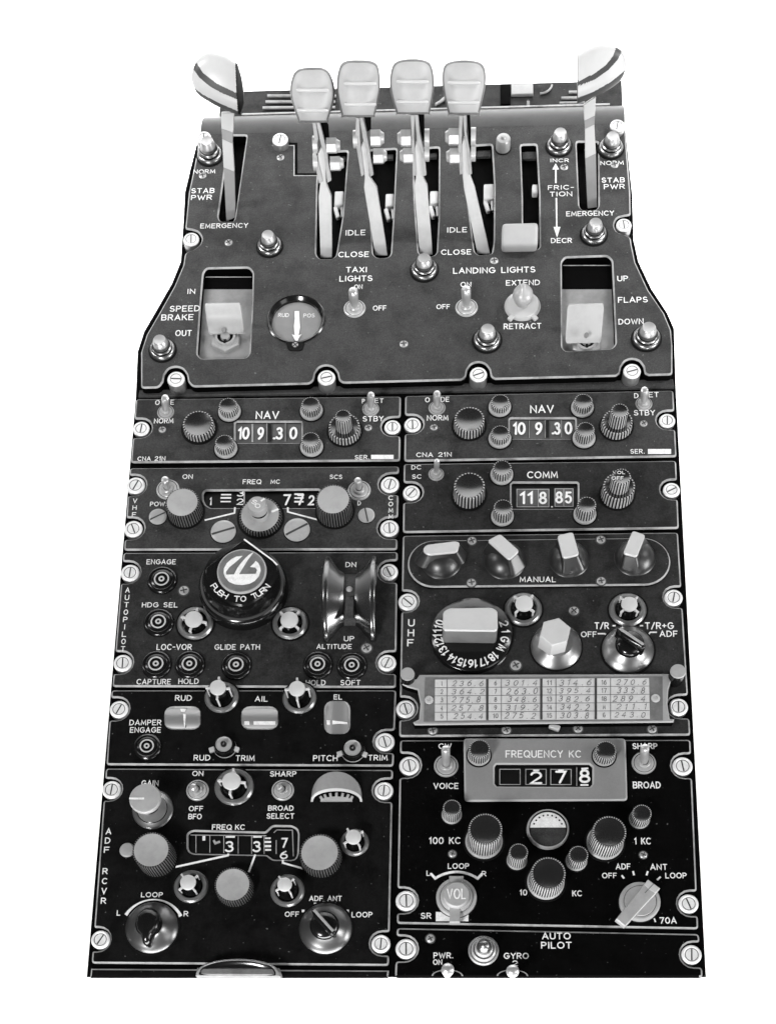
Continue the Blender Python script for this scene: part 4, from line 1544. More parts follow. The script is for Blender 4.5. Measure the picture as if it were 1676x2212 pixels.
o, x, y, h = knob(vh, 562, 1112, 45, 1160, 46, collar=False, dish=1.0, mtop=M_GREYCAP, name='ribbed_knob', teeth=44)
r = 20.5 * ux(555, 1089, ZP + h + 24)
bm = bmesh.new()
lathe(bm, [(r * .95, h - 1), (r * .95, h + 8), (r * .88, h + 9, 1), (r * .88, h + 14, 1), (r * .98, h + 15), (r, h + 26), (r * .92, h + 29), (0, h + 29)], 36)
sx = P(555, 1089, ZP + h + 29)
dx = Vector((sx.x - x, sx.y - y))
for v in bm.verts:
    v.co.x += dx.x * min(1, max(0, (v.co.z - h) / 26))
    v.co.y += dx.y * min(1, max(0, (v.co.z - h) / 26))
c = part('inner_knob', bm, [M_MIDGREY, M_GROOVE], o, (x, y, ZP))
bm = bmesh.new()
zk = ZP + h + 29.2
for ch, cx, cy, a in (('S', 550, 1085, -25), ('O', 557, 1093, -25)):
    p = P(cx, cy, zk)
    e1 = Vector((math.cos(math.radians(a)), math.sin(math.radians(a))))
    e2 = Vector((-e1.y, e1.x))
    strokes(bm, ch, p.to_2d() - e1 * 5, e1, e2, 10, 9, .2, zk + .3)
line(bm, [(564, 1083), (572, 1077)], 4, zk, 0)
line(bm, [(587, 1106), (602, 1100)], 5, ZP + h + .6, 0)
part('knob_marking', bm, [M_WHITE], c)
window(vh, VW, ZP, [('1', 456, 1083, 5, 18), ('3', 520, 1066, 15, 14), ('2', 519, 1084, 15, 14), ('7', 650 - 1, 1080, 14, 24), ('7', 620, 1080, 16, 24), ('2', 673, 1081, 13, 22)], 7,
       lines=[([(478, 1069), (500, 1069)], 3, 0), ([(477, 1076), (500, 1076)], 4, 0), ([(477, 1084), (499, 1084)], 3, 0), ([(636, 1068), (656, 1068)], 4, 0), ([(636, 1076), (656, 1076)], 4, 0), ([(636, 1084), (656, 1084)], 4, 0), ([(528, 1062), (528, 1094)], 3, 1)])

# ================================================================== AUTOPILOT panel (left)
ap = thing('autopilot_panel', 'black autopilot controller with a big round turn knob and a grooved pitch wheel', 'autopilot panel', P(560, 1335, 0))


def w_(bm):
    for a in (('ENGAGE', 349, 1214, 63, 11), ('HDG SEL', 346, 1307, 77, 11), ('LOC-VOR', 377, 1398, 76, 13), ('GLIDE PATH', 513, 1398, 98, 12), ('CAPTURE', 333, 1473, 74, 12), ('HOLD', 408, 1472, 44, 12),
              ('ALTITUDE', 722, 1397, 76, 11), ('HOLD', 682, 1475, 43, 12), ('SOFT', 757, 1475, 43, 12), ('DN', 758, 1220, 23, 11), ('UP', 754, 1380, 22, 11.5)):
        text(bm, *a, ZP)
    column(bm, 'AUTOPILOT', 276.5, 1275, 266.5, 1402, 9.5, 11.5, ZP)


WH = [(752, 1243), (770, 1243), (770, 1365), (752, 1365)]
simple_plate(ap, (267, 1193), (859, 1191), (855, 1485), (243, 1483), [('L', 277, 1236, 26), ('L', 261, 1431, 26), ('R', 843, 1234, 26), ('R', 840, 1431, 26)], M_AUTO, words=w_)
for px, py in ((281, 1236), (265, 1431), (839.6, 1234), (835.8, 1430.5)):
    fastener(ap, px, py, 20, 0, 13)
for a in ((349.4, 1250), (342.4, 1342), (337, 1433), (409.5, 1433), (510, 1435), (686, 1434), (759.7, 1436)):
    push_button(ap, *a, 33)
post_light(ap, 422, 1346, 39, 421, 1336, 19.5, rot=75)
post_light(ap, 627, 1346, 38.5, 621.5, 1337, 19.5, rot=45)
screw(ap, 397.4, 1275, 12, ZP)
screw(ap, 791.6, 1399, 12, ZP)
# turn knob
cb = P(528, 1276, ZP)
k = ux(528, 1276, ZP)
zt = 62.0
bm = bmesh.new()
R = 95 * k
lathe(bm, [(R * 1.0, 0), (R, 14), (R * .985, 20), (R * .93, 26, 1), (R * .88, 27), (R * .86, 40), (R * .80, 52), (R * .6, 54), (0, 54)], 64)
tk = part('turn_knob', bm, [M_PLASTIC, M_STRIPE], ap, (cb.x, cb.y, ZP))
hd = [(527, 1163), (590, 1209), (601, 1219), (600, 1234), (590, 1258), (566, 1288), (540, 1305), (525, 1309), (500, 1305), (475, 1290), (455, 1265), (444, 1240), (443, 1228), (452, 1219)]
bm = bmesh.new()
ol = fillet(ccw(upoly(hd, ZP + zt)), 10, 4, 25)
prism(bm, ol, ZP + 44, ZP + zt, 0, 3.0)
part('pointer_cap', bm, [M_PLASTIC], tk)
bm = bmesh.new()
line(bm, [(527.5, 1165), (590, 1211), (599, 1221)], 3.4, ZP + zt - .2, 0)
for i, (ch, an) in enumerate(zip('PUSH TO TURN', [-146, -137, -128, -118.5, 0, -96, -84.5, 0, -64, -55.5, -46, -37])):
    if ch == ' ':
        continue
    c0 = P(522.5, 1232, ZP + zt)
    rr = 69 * ux(522, 1234, ZP + zt)
    a = math.radians(an)
    e2 = -Vector((math.cos(a), math.sin(a)))
    e1 = Vector((e2.y, -e2.x))
    strokes(bm, ch, c0.to_2d() - e2 * rr - e1 * 5, e1, e2, 10, 11, .19, ZP + zt + .3)
part('cap_marking', bm, [M_WHITE], tk)
ce = P(522.4, 1233.5, ZP + zt + 3)
re = 53 * ux(522, 1234, ZP + zt)
bm = bmesh.new()
lathe(bm, [(0, 3.4), (re * .9, 3.4), (re * .95, 4.6, 1), (re, 3.6, 1), (re * 1.01, 0)], 56)
em = part('emblem_disc', bm, [M_DISC, M_MIDGREY], tk, (ce.x, ce.y, ZP + zt - 1))
# white mark on the disc: a slanted stroke over a bowl
zx = lambda x, y: (640 / 1.4916 + x * (320 / 1676) / 1.4916, 1730 / 1.4916 + y * (310 / 1624) / 1.4916)
ze_ = ZP + zt + 3.2
bm = bmesh.new()
m1 = [(745, 318), (640, 330), (560, 370), (480, 440), (430, 530), (425, 610), (450, 680), (520, 760), (620, 800), (740, 810), (860, 790), (950, 740), (1020, 660), (1050, 570), (1045, 510), (1010, 440), (965, 405), (935, 445), (870, 505), (960, 515), (990, 560), (965, 622), (470, 636), (465, 585), (520, 510), (620, 430)]
m2 = [(935, 252), (860, 295), (790, 360), (720, 440), (660, 520), (600, 634), (680, 634), (750, 520), (830, 390)]
for m, dz in ((m1, 0), (m2, .25)):
    prism(bm, upoly([zx(*q) for q in m], ze_), ze_ - .5, ze_ + dz, 0)
part('emblem', bm, [M_WHITE], em)
# pitch wheel: two flared flanges on a cross axle
wc = P(756, 1300, 20)
zc = 4.0
bm = bmesh.new()
yc = P(756, 1296, ZP).y
sx0, sx1, sx2, sx3 = (P(x, 1300, ZP + 15).x for x in (703, 743, 768, 809.5))
R1, R0 = 97.0, 60.0
prof = [(sx0 - 3, R1 * .96), (sx0, R1), (sx0 + 6, R1), (sx0 + 9, R1 * .97), (sx1 - 8, R0 + 6), (sx1, R0)]
prof2 = [(sx2, R0), (sx2 + 8, R0 + 6), (sx3 - 9, R1 * .97), (sx3 - 6, R1), (sx3, R1), (sx3 + 3, R1 * .96)]
pw = None
for pf in (prof, prof2):
    bm = bmesh.new()
    rings = []
    N = 72
    for x, r in pf:
        rings.append([bm.verts.new((x, yc + r * math.cos(2 * math.pi * i / N), 2 + r * .62 * math.sin(2 * math.pi * i / N))) for i in range(N)])
    for A, B in zip(rings, rings[1:]):
        for i in range(N):
            face(bm, (A[i], A[(i + 1) % N], B[(i + 1) % N], B[i]))
    face(bm, rings[0])
    face(bm, rings[-1])
    bmesh.ops.bisect_plane(bm, geom=bm.verts[:] + bm.edges[:] + bm.faces[:], plane_co=(0, 0, 1), plane_no=(0, 0, -1), clear_outer=True)
    bmesh.ops.recalc_face_normals(bm, faces=bm.faces[:])
    if pw is None:
        pw = part('pitch_wheel', bm, [M_WHEEL], ap, angle=50)
    else:
        part('wheel_flange', bm, [M_WHEEL], pw, angle=50)
bm = bmesh.new()
N = 48
rings = [[bm.verts.new((x, yc + R0 * math.cos(math.pi * i / N), 2 + R0 * .5 * math.sin(math.pi * i / N))) for i in range(N + 1)] for x in (sx1 - 2, sx2 + 2)]
for i in range(N):
    face(bm, (rings[0][i], rings[1][i], rings[1][i + 1], rings[0][i + 1]))
part('wheel_hub', bm, [M_QUAD], pw)
bm = bmesh.new()
a, b = P(746, 1337, ZP + 34), P(764, 1290, ZP + 34)
box(bm, ((a.x + b.x) / 2, (a.y + b.y) / 2, 38), (b.x - a.x, b.y - a.y, 8), 0, None, 1)
part('detent_block', bm, [M_QUAD], pw)
bm = bmesh.new()
p = P(755, 1275, ZP + 20)
lathe(bm, [(11, 0), (9, 14), (4, 22), (0, 24)], 20)
part('detent_cone', bm, [M_MIDGREY], pw, (p.x, p.y, ZP + 6))

# ================================================================== DAMPER / TRIM panel
dp = thing('trim_indicator_panel', 'black trim panel with three small curved RUD, AIL and EL indicators', 'trim panel', P(545, 1570, 0))
WIN = [((359, 1529, 431, 1573), 10), ((525, 1529, 598, 1573), 10), ((704, 1517, 753, 1583), 10)]


def w_(bm):
    for a in (('RUD', 397, 1508, 36, 12.5), ('AIL', 565, 1510, 28, 12), ('EL', 730, 1506, 18, 11), ('DAMPER', 315, 1561, 69, 12), ('ENGAGE', 315, 1577, 67, 12), ('RUD', 437, 1637, 36, 12.5),
              ('TRIM', 530, 1638, 41, 12.5), ('PITCH', 703, 1638, 53, 13), ('TRIM', 816, 1637, 42, 12.5)):
        text(bm, *a, ZP)


simple_plate(dp, (241, 1490), (856, 1490), (850, 1655), (230, 1652), [('L', 253, 1531, 26), ('R', 834, 1601.5, 26)], M_DAMP, holes=[rrect(*q[0]) for q in WIN], words=w_, hr=17)
fastener(dp, 257, 1531, 20, 0, 13)
fastener(dp, 831, 1601.4, 21, 0, 13)
push_button(dp, 317.5, 1611, 31)
post_light(dp, 479, 1506, 36.5, 475, 1484, 18, rot=88)
post_light(dp, 647, 1508, 36.5, 644, 1486, 18, rot=92)
for k, ((x0, y0, x1, y1), r) in enumerate(WIN):
    bm = bmesh.new()
    o_ = P((x0 + x1) / 2, (y0 + y1) / 2, ZP)
    vert = k == 2
    nseg = 12
    for i in range(nseg):
        u0, u1 = i / nseg, (i + 1) / nseg
        zf = lambda u: ZP - 4 + 6.5 * math.sin(math.pi * u)
        if vert:
            vs = [P(x0 - 2 + (x1 - x0 + 4) * u, y, zf(u)) for u, y in ((u0, y1 + 2), (u1, y1 + 2), (u1, y0 - 2), (u0, y0 - 2))]
        else:
            vs = [P(x, y1 + 2 - (y1 - y0 + 4) * u, zf(u)) for u, x in ((u0, x0 - 2), (u0, x1 + 2), (u1, x1 + 2), (u1, x0 - 2))]
        face(bm, [bm.verts.new(v) for v in vs])
    bmesh.ops.remove_doubles(bm, verts=bm.verts, dist=.01)
    ti = part('trim_indicator', bm, [M_INDIC], dp)
    bm = bmesh.new()
    zz = ZP + 3.2
    if k == 0:
        prism(bm, upoly([(389, 1530), (401, 1530), (400, 1536), (391, 1536)], zz), ZP - 1, zz - 1.5)
        prism(bm, upoly([(396, 1542), (402, 1542), (399.8, 1571), (398.6, 1571)], zz), ZP - 1, zz)
    elif k == 1:
        prism(bm, upoly(rrect(528, 1558, 539, 1564), zz), ZP - 1, zz)
        prism(bm, upoly(rrect(548, 1558, 595, 1564), zz), ZP - 1, zz)
    else:
        prism(bm, upoly(rrect(705.5, 1555, 713, 1564), zz), ZP - 1, zz - 1)
        prism(bm, upoly([(718, 1556), (750, 1560), (750, 1562), (718, 1564)], zz), ZP - 1, zz)
    part('index_mark', bm, [M_WHITE], ti)
for cx, cy, r, lugs in ((485, 1611, 22, ((459, 1619), (510, 1618))), (762, 1619, 23, ((735, 1628), (786, 1629)))):
    p = P(cx, cy, ZP + 8)
    kk = ux(cx, cy, ZP)
    R = r * kk
    bm = bmesh.new()
    lathe(bm, [(R * 1.12, 0, 1), (R * 1.1, 3), (R, 12), (R * .92, 15), (R * .8, 15, 1), (R * .7, 13, 1), (R * .3, 14), (R * .26, 20), (R * .1, 24), (0, 24)], 40)
    o = part('trim_switch', bm, [M_PLASTIC, M_MIDGREY], dp, (p.x, p.y, ZP))
    for lx_, ly_ in lugs:
        bm = bmesh.new()
        q = P(lx_, ly_, ZP + 5)
        box(bm, (q.x, q.y, ZP + 4), (13, 10, 7), 0, Matrix.Rotation(.35 if lx_ < cx else -.35, 3, 'Z'), 2)
        part('stop_lug', bm, [M_OFFWHITE], o)

# ================================================================== ADF receiver panel (left)
ar = thing('direction_finder_panel', 'black ADF RCVR panel with light grey knobs round a stepped FREQ KC window', 'radio panel', P(530, 1870, 0), 'direction finder panels')
AW = [(407, 1803), (412, 1798), (420, 1796), (575, 1800), (588, 1787), (593, 1785.5), (630, 1786), (641, 1792), (643.5, 1802), (642, 1845), (637, 1855), (628, 1856.5), (590, 1856), (577, 1846), (420, 1843), (411, 1840), (407, 1832)]


def w_(bm):
    for a in (('GAIN', 325, 1692, 37, 12.5), ('ON', 428, 1671, 24, 11.5), ('OFF', 424, 1747, 31, 11.5), ('BFO', 422, 1764, 29, 12), ('SHARP', 612, 1672, 57, 12), ('BROAD', 607, 1746, 55, 11.5), ('SELECT', 606, 1763, 60, 12),
              ('FREQ', 480, 1787, 43, 12), ('KC', 519, 1787, 21, 12), ('LOOP', 329, 1933, 47, 11), ('L', 257, 1972, 8, 12), ('R', 402.5, 1974, 10, 12), ('ADF', 683, 1941, 30, 11.5), ('ANT', 723, 1941, 31, 11.5),
              ('OFF', 631, 1975, 31, 11.5), ('LOOP', 782, 1976, 45, 12)):
        text(bm, *a, ZP, th=.19)
    column(bm, 'ADF', 235.5, 1796, 231.5, 1836, 12, 13.5, ZP, th=.19)
    column(bm, 'RCVR', 228, 1882, 224.5, 1946, 11.5, 13.5, ZP, th=.19)
    line(bm, [(494, 1844), (493, 1848), (380, 1873)], 4.5, ZP)
    line(bm, [(552, 1846), (538, 1884)], 4.2, ZP)
    line(bm, [(611.4, 1857), (611, 1864), (657, 1877)], 4.2, ZP)
    c0 = P(329, 2012, ZP).to_2d()
    rr = 69.5 * ux(329, 2000, ZP)
    A = [c0 + Vector((math.cos(math.radians(a)), math.sin(math.radians(a)))) * rr for a in range(32, 152, 6)]
    ribbon(bm, [c0 + (A[0] - c0) * .90] + A + [c0 + (A[-1] - c0) * .90], 5.5, ZP + .35, 2)
    for a in (115, 87, 56):
        d = Vector((math.cos(math.radians(a)), math.sin(math.radians(a))))
        ribbon(bm, [c0 + d * rr, c0 + d * rr * .87], 4.5, ZP + .4, 2)
    for x, y in ((681, 1953), (700, 1950), (723, 1953), (655, 1968), (751, 1968)):
        p = P(x, y, ZP)
        ribbon(bm, [(p.x, p.y - 2.6), (p.x, p.y + 2.6)], 5, ZP + .35, 2, cap=False)


simple_plate(ar, (229, 1659), (849, 1662), (840, 2086), (198, 2081), [('L', 238, 1705, 25), ('L', 212, 2029, 26), ('R', 832, 1707, 26), ('R', 826, 2038, 26)], M_ADF, holes=[AW], words=w_)
for px, py in ((241, 1705), (217, 2029), (829, 1707), (822.5, 2038)):
    fastener(ar, px, py, 20.5, 0, 13)
toggle(ar, 427, 1708, 415, 1700, 22.5, 8, zt=24, mw=M_SCREW)
toggle(ar, 611, 1708, 601, 1699, 22.5, 7.5, zt=26, mw=M_SCREW)
post_light(ar, 506, 1700, 42, 500, 1686, 20.5, rot=85)
post_light(ar, 413, 1915, 37, 408, 1905, 17.5, rot=40)
post_light(ar, 621, 1924, 37, 617.6, 1909.5, 16, rot=35)
post_light(ar, 766, 1820, 31, 755, 1807, 17, rot=35)
# gain knob: flared skirt, neck, flat cap with a white line
x, y, h = place(313, 1723, 1792, 44, ZP)
r1, r0 = 34.5 * ux(313, 1723, ZP + h), 44 * ux(320, 1755, ZP)
bm = bmesh.new()
lathe(bm, [(r0 * 1.05, 0, 1), (r0 * 1.04, 1.5, 1), (r0, 2, 2), (r0 * .95, 5, 2), (r0 * .76, 7, 1), (r0 * .72, 8, 3), (r0 * .62, h * .45, 3), (r1 * .8, h * .6, 1), (r1 * .82, h * .7, 1), (r1 * .98, h - 9), (r1, h - 5), (r1 * .93, h - 1), (r1 * .8, h), (0, h)], 48)
gk = part('gain_knob', bm, [M_GREYCAP, M_PLASTIC, M_SKIRT, M_DOME], ar, (x, y, ZP))
bm = bmesh.new()
line(bm, [(280, 1725), (312, 1725)], 4.5, ZP + h + .2, 0)
part('pointer_line', bm, [M_WHITE], gk)
for a in ((327, 1836, 41.5, 1893, 40), (503, 1911, 40, 1958, 39), (690.5, 1842, 44, 1894, 42)):
    knob(ar, a[0], a[1], a[2], a[3], a[4], collar=False, dish=3.0, mtop=M_GREYCAP, name='ribbed_knob', teeth=46)
bm = bmesh.new()
p = P(276, 1837, ZP)
lathe(bm, [(16, 0, 1), (15, 2), (13, 5), (0, 8)], 28)
part('set_screw', bm, [M_MIDGREY, M_GROOVE], ar, (p.x, p.y, ZP))
# half dome hood with a toothed dial under it
hc = P(727, 1732, ZP)
bm = bmesh.new()
a0, a1 = P(672, 1732, ZP), P(783, 1732, ZP)
RX = (a1.x - a0.x) / 2
N = 28
tp = P(727, 1664, ZP + 40)
Lz = 34.0
dy = tp.y - hc.y
ringF = [bm.verts.new((hc.x + RX * math.cos(math.pi * i / N), hc.y + 22 * math.sin(math.pi * i / N) ** .8, ZP + 15 * math.sin(math.pi * i / N))) for i in range(N + 1)]
ringB = [bm.verts.new((hc.x + RX * .98 * math.cos(math.pi * i / N), hc.y + 2 + 50 * math.sin(math.pi * i / N) ** .75, ZP + 26 * math.sin(math.pi * i / N))) for i in range(N + 1)]
ringC = [bm.verts.new((hc.x + RX * 1.0 * math.cos(math.pi * i / N), hc.y + 4 + 60 * math.sin(math.pi * i / N) ** .75, 0)) for i in range(N + 1)]
ringI = [bm.verts.new((hc.x + RX * .91 * math.cos(math.pi * i / N), hc.y + 17 * math.sin(math.pi * i / N) ** .8, ZP + 12 * math.sin(math.pi * i / N))) for i in range(N + 1)]
ringJ = [bm.verts.new((hc.x + RX * .86 * math.cos(math.pi * i / N), hc.y + 24 * math.sin(math.pi * i / N) ** .8, ZP + .5)) for i in range(N + 1)]
for A, B, m in ((ringC, ringB, 0), (ringB, ringF, 0), (ringF, ringI, 2), (ringI, ringJ, 1)):
    for i in range(N):
        face(bm, (A[i], A[i + 1], B[i + 1], B[i]), m)
dh = part('dial_hood', bm, [M_DOME, M_DECK, M_TOP], ar, angle=40)
bm = bmesh.new()
prism(bm, [(hc.x - RX * .62, hc.y)] + [(hc.x + RX * .62 * math.cos(math.radians(180 - 180 * i / 20)), hc.y + 9 * math.sin(math.radians(180 * i / 20))) for i in range(1, 20)] + [(hc.x + RX * .62, hc.y)], ZP, ZP + 5, 0)
for i in range(7):
    a = math.radians(28 + 124 * i / 6)
    c_ = Vector((hc.x + RX * .66 * math.cos(a), hc.y + 13 * math.sin(a), ZP + 3))
    box(bm, c_, (5, 9, 5), 0, Matrix.Rotation((a - math.pi / 2) * .5, 3, 'Z'), .8)
part('toothed_dial', bm, [M_OFFWHITE], dh)
window(ar, AW, ZP, [('3', 496, 1829, 19, 24), ('3', 555, 1829, 18, 24), ('7', 614.5, 1821, 14, 22), ('6', 613.5, 1847, 17, 18)], 7,
       lines=[([(424, 1805), (424, 1842)], 1.6), ([(454, 1805), (454, 1842)], 1.6), ([(484, 1805), (484, 1843)], 1.6), ([(515, 1805), (515, 1844)], 1.6), ([(544, 1806), (544, 1845)], 1.6), ([(571, 1806), (571, 1845)], 1.6),
              ([(488, 1808), (508, 1808)], 4, 0), ([(547, 1808), (566, 1808)], 4, 0), ([(441, 1806), (441, 1816)], 6, 0), ([(573, 1811), (585, 1811)], 3.5, 0), ([(572, 1819), (586, 1819)], 4.5, 0), ([(572, 1828), (586, 1828)], 5, 0), ([(573, 1836), (586, 1836)], 4, 0),
              ([(412, 1804), (576, 1805.5)], 1.8), ([(592, 1799), (598, 1793), (632, 1793.5), (634, 1850)], 2), ([(597, 1815), (597, 1845)], 2, 1), ([(462, 1815), (466, 1822), (476, 1818)], 5, 1)])


def pointer_knob(t, cx, cy, rpx, ang, name='pointer_knob', shape='tear', zp=ZP):
    """flared satin skirt with a black moulded pointer on top"""
    p = P(cx, cy, zp + 4)
    R = rpx * ux(cx, cy, zp)
    bm = bmesh.new()
    lathe(bm, [(R * 1.08, 0, 1), (R * 1.07, 1.5, 1), (R, 2), (R * .97, 5), (R * .80, 11), (R * .56, 19), (R * .50, 24, 1), (0, 24, 1)], 56)
    o = part(name, bm, [M_SKIRT if name[0] == 's' else M_SKIRTD, M_PLASTIC], t, (p.x, p.y, zp))
    bm = bmesh.new()
    if shape == 'tear':
        pts = [(0, .62), (.16, .60), (.40, .40), (.48, .05), (.42, -.25), (.22, -.48), (.14, -.78), (0, -.86), (-.14, -.78), (-.22, -.48), (-.42, -.25), (-.48, .05), (-.40, .40), (-.16, .60)]
        pts = [(x * R, y * R) for x, y in pts]
        pts = fillet(ccw(pts), 6, 3, 10)
        cxx = sum(q[0] for q in pts) / len(pts)
        cyy = sum(q[1] for q in pts) / len(pts)
        prev = None
        for s, z in ((1.0, 8), (1.0, 26), (.95, 32), (.82, 37), (.6, 40), (.3, 41.5)):
            cur = [bm.verts.new((cxx + (x - cxx) * s, cyy + (y - cyy) * s, z)) for x, y in pts]
            if prev:
                for i in range(len(pts)):
                    j = (i + 1) % len(pts)
                    face(bm, (prev[i], prev[j], cur[j], cur[i]))
            prev = cur
        face(bm, prev)
    else:
        # round boss split by a raised finger bar
        lathe(bm, [(R * .56, 16), (R * .54, 26), (R * .44, 31), (R * .2, 33), (0, 33)], 40)
        pts = [(-.11, -.62), (.11, -.62), (.13, .4), (0, .74), (-.13, .4)]
        prism(bm, fillet(ccw([(x * R, y * R) for x, y in pts]), 5, 3, 10), 14, 44, 0, 2)
    pt = part('pointer', bm, [M_PLASTIC], o, (p.x, p.y, zp), ang, angle=45)
    if shape != 'tear':
        bm = bmesh.new()
        box(bm, (R * .05, R * .04, 44.3), (R * .10, R * 1.1, 1.2), 0, None, .5)
        part('bar_edge', bm, [M_GREYCAP], o, (p.x, p.y, zp), ang)
    return o


pointer_knob(ar, 328, 2003, 57, 0)
pointer_knob(ar, 703, 2005, 57, math.radians(42), shape='bar')



def plain_front(bm):
    lo = min(v.co.y for v in bm.verts)
    for f in bm.faces:
        if f.material_index == 1 and f.calc_center_median().y < lo + 3.2:
            f.material_index = 3


# ================================================================== cut-off panel at the lower left
bl = thing('blank_panel', 'narrow black panel strip at the lower left with half of a large oval knob', 'panel', P(517, 2103, 0))
bm = bmesh.new()
plate(bm, ccw(upoly([(197, 2092), (840, 2096), (838, 2111), (195, 2111)], ZP)), [], ZP, 0, 3, 0, 1, 3)
plain_front(bm)
part('face_plate', bm, [M_DAMP, M_EDGE, M_WHITE, M_DECK], bl)
bm = bmesh.new()
yb = P(517, 2110.5, ZP + 14)
N = 40
xa, xb = P(426, 2106, ZP + 10).x, P(609, 2106, ZP + 10).x
cx, RX = (xa + xb) / 2, (xb - xa) / 2
yf = P(517, 2111, ZP + 12).y
yt_ = P(517, 2069, ZP + 30).y - yf
rows = []
for s, z in ((1.0, 0), (1.0, 16), (.985, 24), (.94, 29), (.90, 30), (.86, 27), (.6, 24), (.3, 22)):
    rows.append([bm.verts.new((cx + RX * s * math.cos(math.pi * i / N), yf + yt_ * s * math.sin(math.pi * i / N) ** .85, ZP + z)) for i in range(N + 1)])
for k, (A, B) in enumerate(zip(rows, rows[1:])):
    for i in range(N):
        face(bm, (A[i], A[i + 1], B[i + 1], B[i]), 0 if k < 4 else 1)
ov = part('oval_knob', bm, [M_GREYCAP, M_PLASTIC], bl, angle=50)
bm = bmesh.new()
prism(bm, [(cx - RX * .99, yf - .5), (cx + RX * .99, yf - .5), (cx + RX * .96, yf + 15), (cx - RX * .96, yf + 15)], ZP + 4, ZP + 27, 0, 3)
part('knob_front', bm, [M_DISC], ov)

# ================================================================== UHF panel
uh = thing('uhf_radio_panel', 'dark UHF radio panel with a large numbered channel dial and a pencilled frequency card', 'radio panel', P(1180, 1375, 0))


def w_(bm):
    for a in (('T/R', 1299, 1352, 31, 15), ('T/R+G', 1423, 1352, 62, 15), ('OFF', 1271, 1370.5, 34, 12.5), ('ADF', 1443, 1369.5, 39, 13.5)):
        text(bm, *a, ZP, th=.18)
    column(bm, 'UHF', 888.5, 1345.5, 886.5, 1389, 14, 16, ZP, th=.18)
    for L in ([(1322, 1352), (1329, 1352)], [(1381, 1352), (1388, 1352)], [(1290, 1369), (1305, 1369), (1313, 1374)], [(1397, 1374), (1404, 1366), (1418, 1366)]):
        line(bm, L, 3.4, ZP)


simple_plate(uh, (870, 1156), (1464, 1149), (1491, 1588), (862, 1591), [('L', 878, 1298.5, 25), ('R', 1458, 1289.5, 25), ('L', 873, 1530, 27), ('R', 1468, 1526, 27)], M_UHF, words=w_)
for px, py, r, a in ((880.7, 1298.6, 20.5, -38), (1454.6, 1289.5, 20, 88), (876.4, 1530, 21, 95), (1465, 1526, 21, 80)):
    fastener(uh, px, py, r, 0, 12, math.radians(a))
# raised oblong plate
bm = bmesh.new()
za = ZP + 7
c1, c2 = P(938, 1217, za), P(1389, 1212, za)
R = 58 * ux(1160, 1215, za) * 1.0
ol = [(c2.x + R * math.cos(math.radians(a)), c2.y + R * math.sin(math.radians(a))) for a in range(-90, 91, 10)] + [(c1.x + R * math.cos(math.radians(a)), c1.y + R * math.sin(math.radians(a))) for a in range(90, 271, 10)]
plate(bm, ol, [], za, ZP - 1, 3, 0, 1, 3)
text(bm, 'MANUAL', 1161, 1252, 78, 12, za, 2)
mp = part('manual_tuning_plate', bm, [M_UHF, M_EDGE, M_WHITE, M_DECK], uh)
for a in ((1019, 1167.5, 10.5), (1018, 1258, 10.5), (1297.5, 1165, 10.5), (1298, 1254.5, 10.5)):
    screw(uh, *a, za)
for base, rb, top in (((953, 1212), 42, [(912, 1188), (924, 1198.5), (988, 1192), (993, 1172), (984, 1168), (920, 1176)]),
                      ((1090, 1212), 43, [(1080, 1152), (1052, 1167), (1100, 1210), (1122, 1190)]),
                      ((1228.5, 1209), 42, [(1203, 1156), (1237, 1148), (1251, 1198), (1216, 1206)]),
                      ((1370.5, 1205), 43, [(1366, 1145), (1394, 1155), (1375, 1203), (1345, 1195)])):
    p = P(*base, za)
    R = rb * ux(*base, za)
    zt = za + 38
    tp = ccw(upoly(top, zt))
    tp = fillet(tp, 7, 4, 20)
    bm = bmesh.new()
    n = len(tp)
    cx = sum(q[0] for q in tp) / n
    cy = sum(q[1] for q in tp) / n
    lathe(bm, [(R * 1.05, 0, 0), (R, 2), (R * .98, 5), (R * .9, 11), (R * .7, 20), (R * .4, 26), (0, 27)], 48)
    for v in bm.verts:
        v.co += Vector((p.x, p.y, za))
    prism(bm, tp, za + 6, zt - 4, 0)
    # flared web under the bar
    q = [(cx + (x - cx) * 1.0, cy + (y - cy) * 1.0) for x, y in tp]
    k = [bm.verts.new((x, y, zt - 6)) for x, y in q]
    f = [bm.verts.new((p.x + (x - cx) * 1.45, p.y + (y - cy) * 1.35, za + 8)) for x, y in q]
    for i in range(n):
        j = (i + 1) % n
        face(bm, (k[i], f[i], f[j], k[j]), 0)
    o = part('bar_knob', bm, [M_KBASE], uh, angle=45)
    bm = bmesh.new()
    prism(bm, tp, zt - 5, zt, 0, 1.6)
    part('bar_top', bm, [M_TOP], o)
# numbered channel dial
c = P(1018, 1372, ZP + 6)
kx = ux(1018, 1372, ZP + 6)
R = 88 * kx
bm = bmesh.new()
lathe(bm, [(R * 1.02, 0), (R, 2), (R, 10), (R * .97, 12), (R * .62, 15), (0, 15)], 72)
cdl = part('channel_dial', bm, [M_PLASTIC], uh, (c.x, c.y, ZP))
bm = bmesh.new()
for s, a in (('2', 17), ('1', 2.5), ('G', -13), ('M', -30), ('18', -51), ('17', -69.5), ('16', -88), ('15', -106), ('14', -124), ('13', -144.5), ('12', -163), ('11', -179.5), ('10', 163)):
    t = math.radians(a)
    # figures stand with their tops to the rim
    e2 = Vector((math.cos(t), math.sin(t)))
    e1 = Vector((e2.y, -e2.x))
    wd = 16 if len(s) > 1 else (10 if s != '1' else 4)
    strokes(bm, s, e2 * R * .83 - e1 * wd / 2, e1, e2, wd, 15, .2, 14.4)
part('dial_figures', bm, [M_WHITE], cdl, (c.x, c.y, ZP))
bm = bmesh.new()
zt = ZP + 58
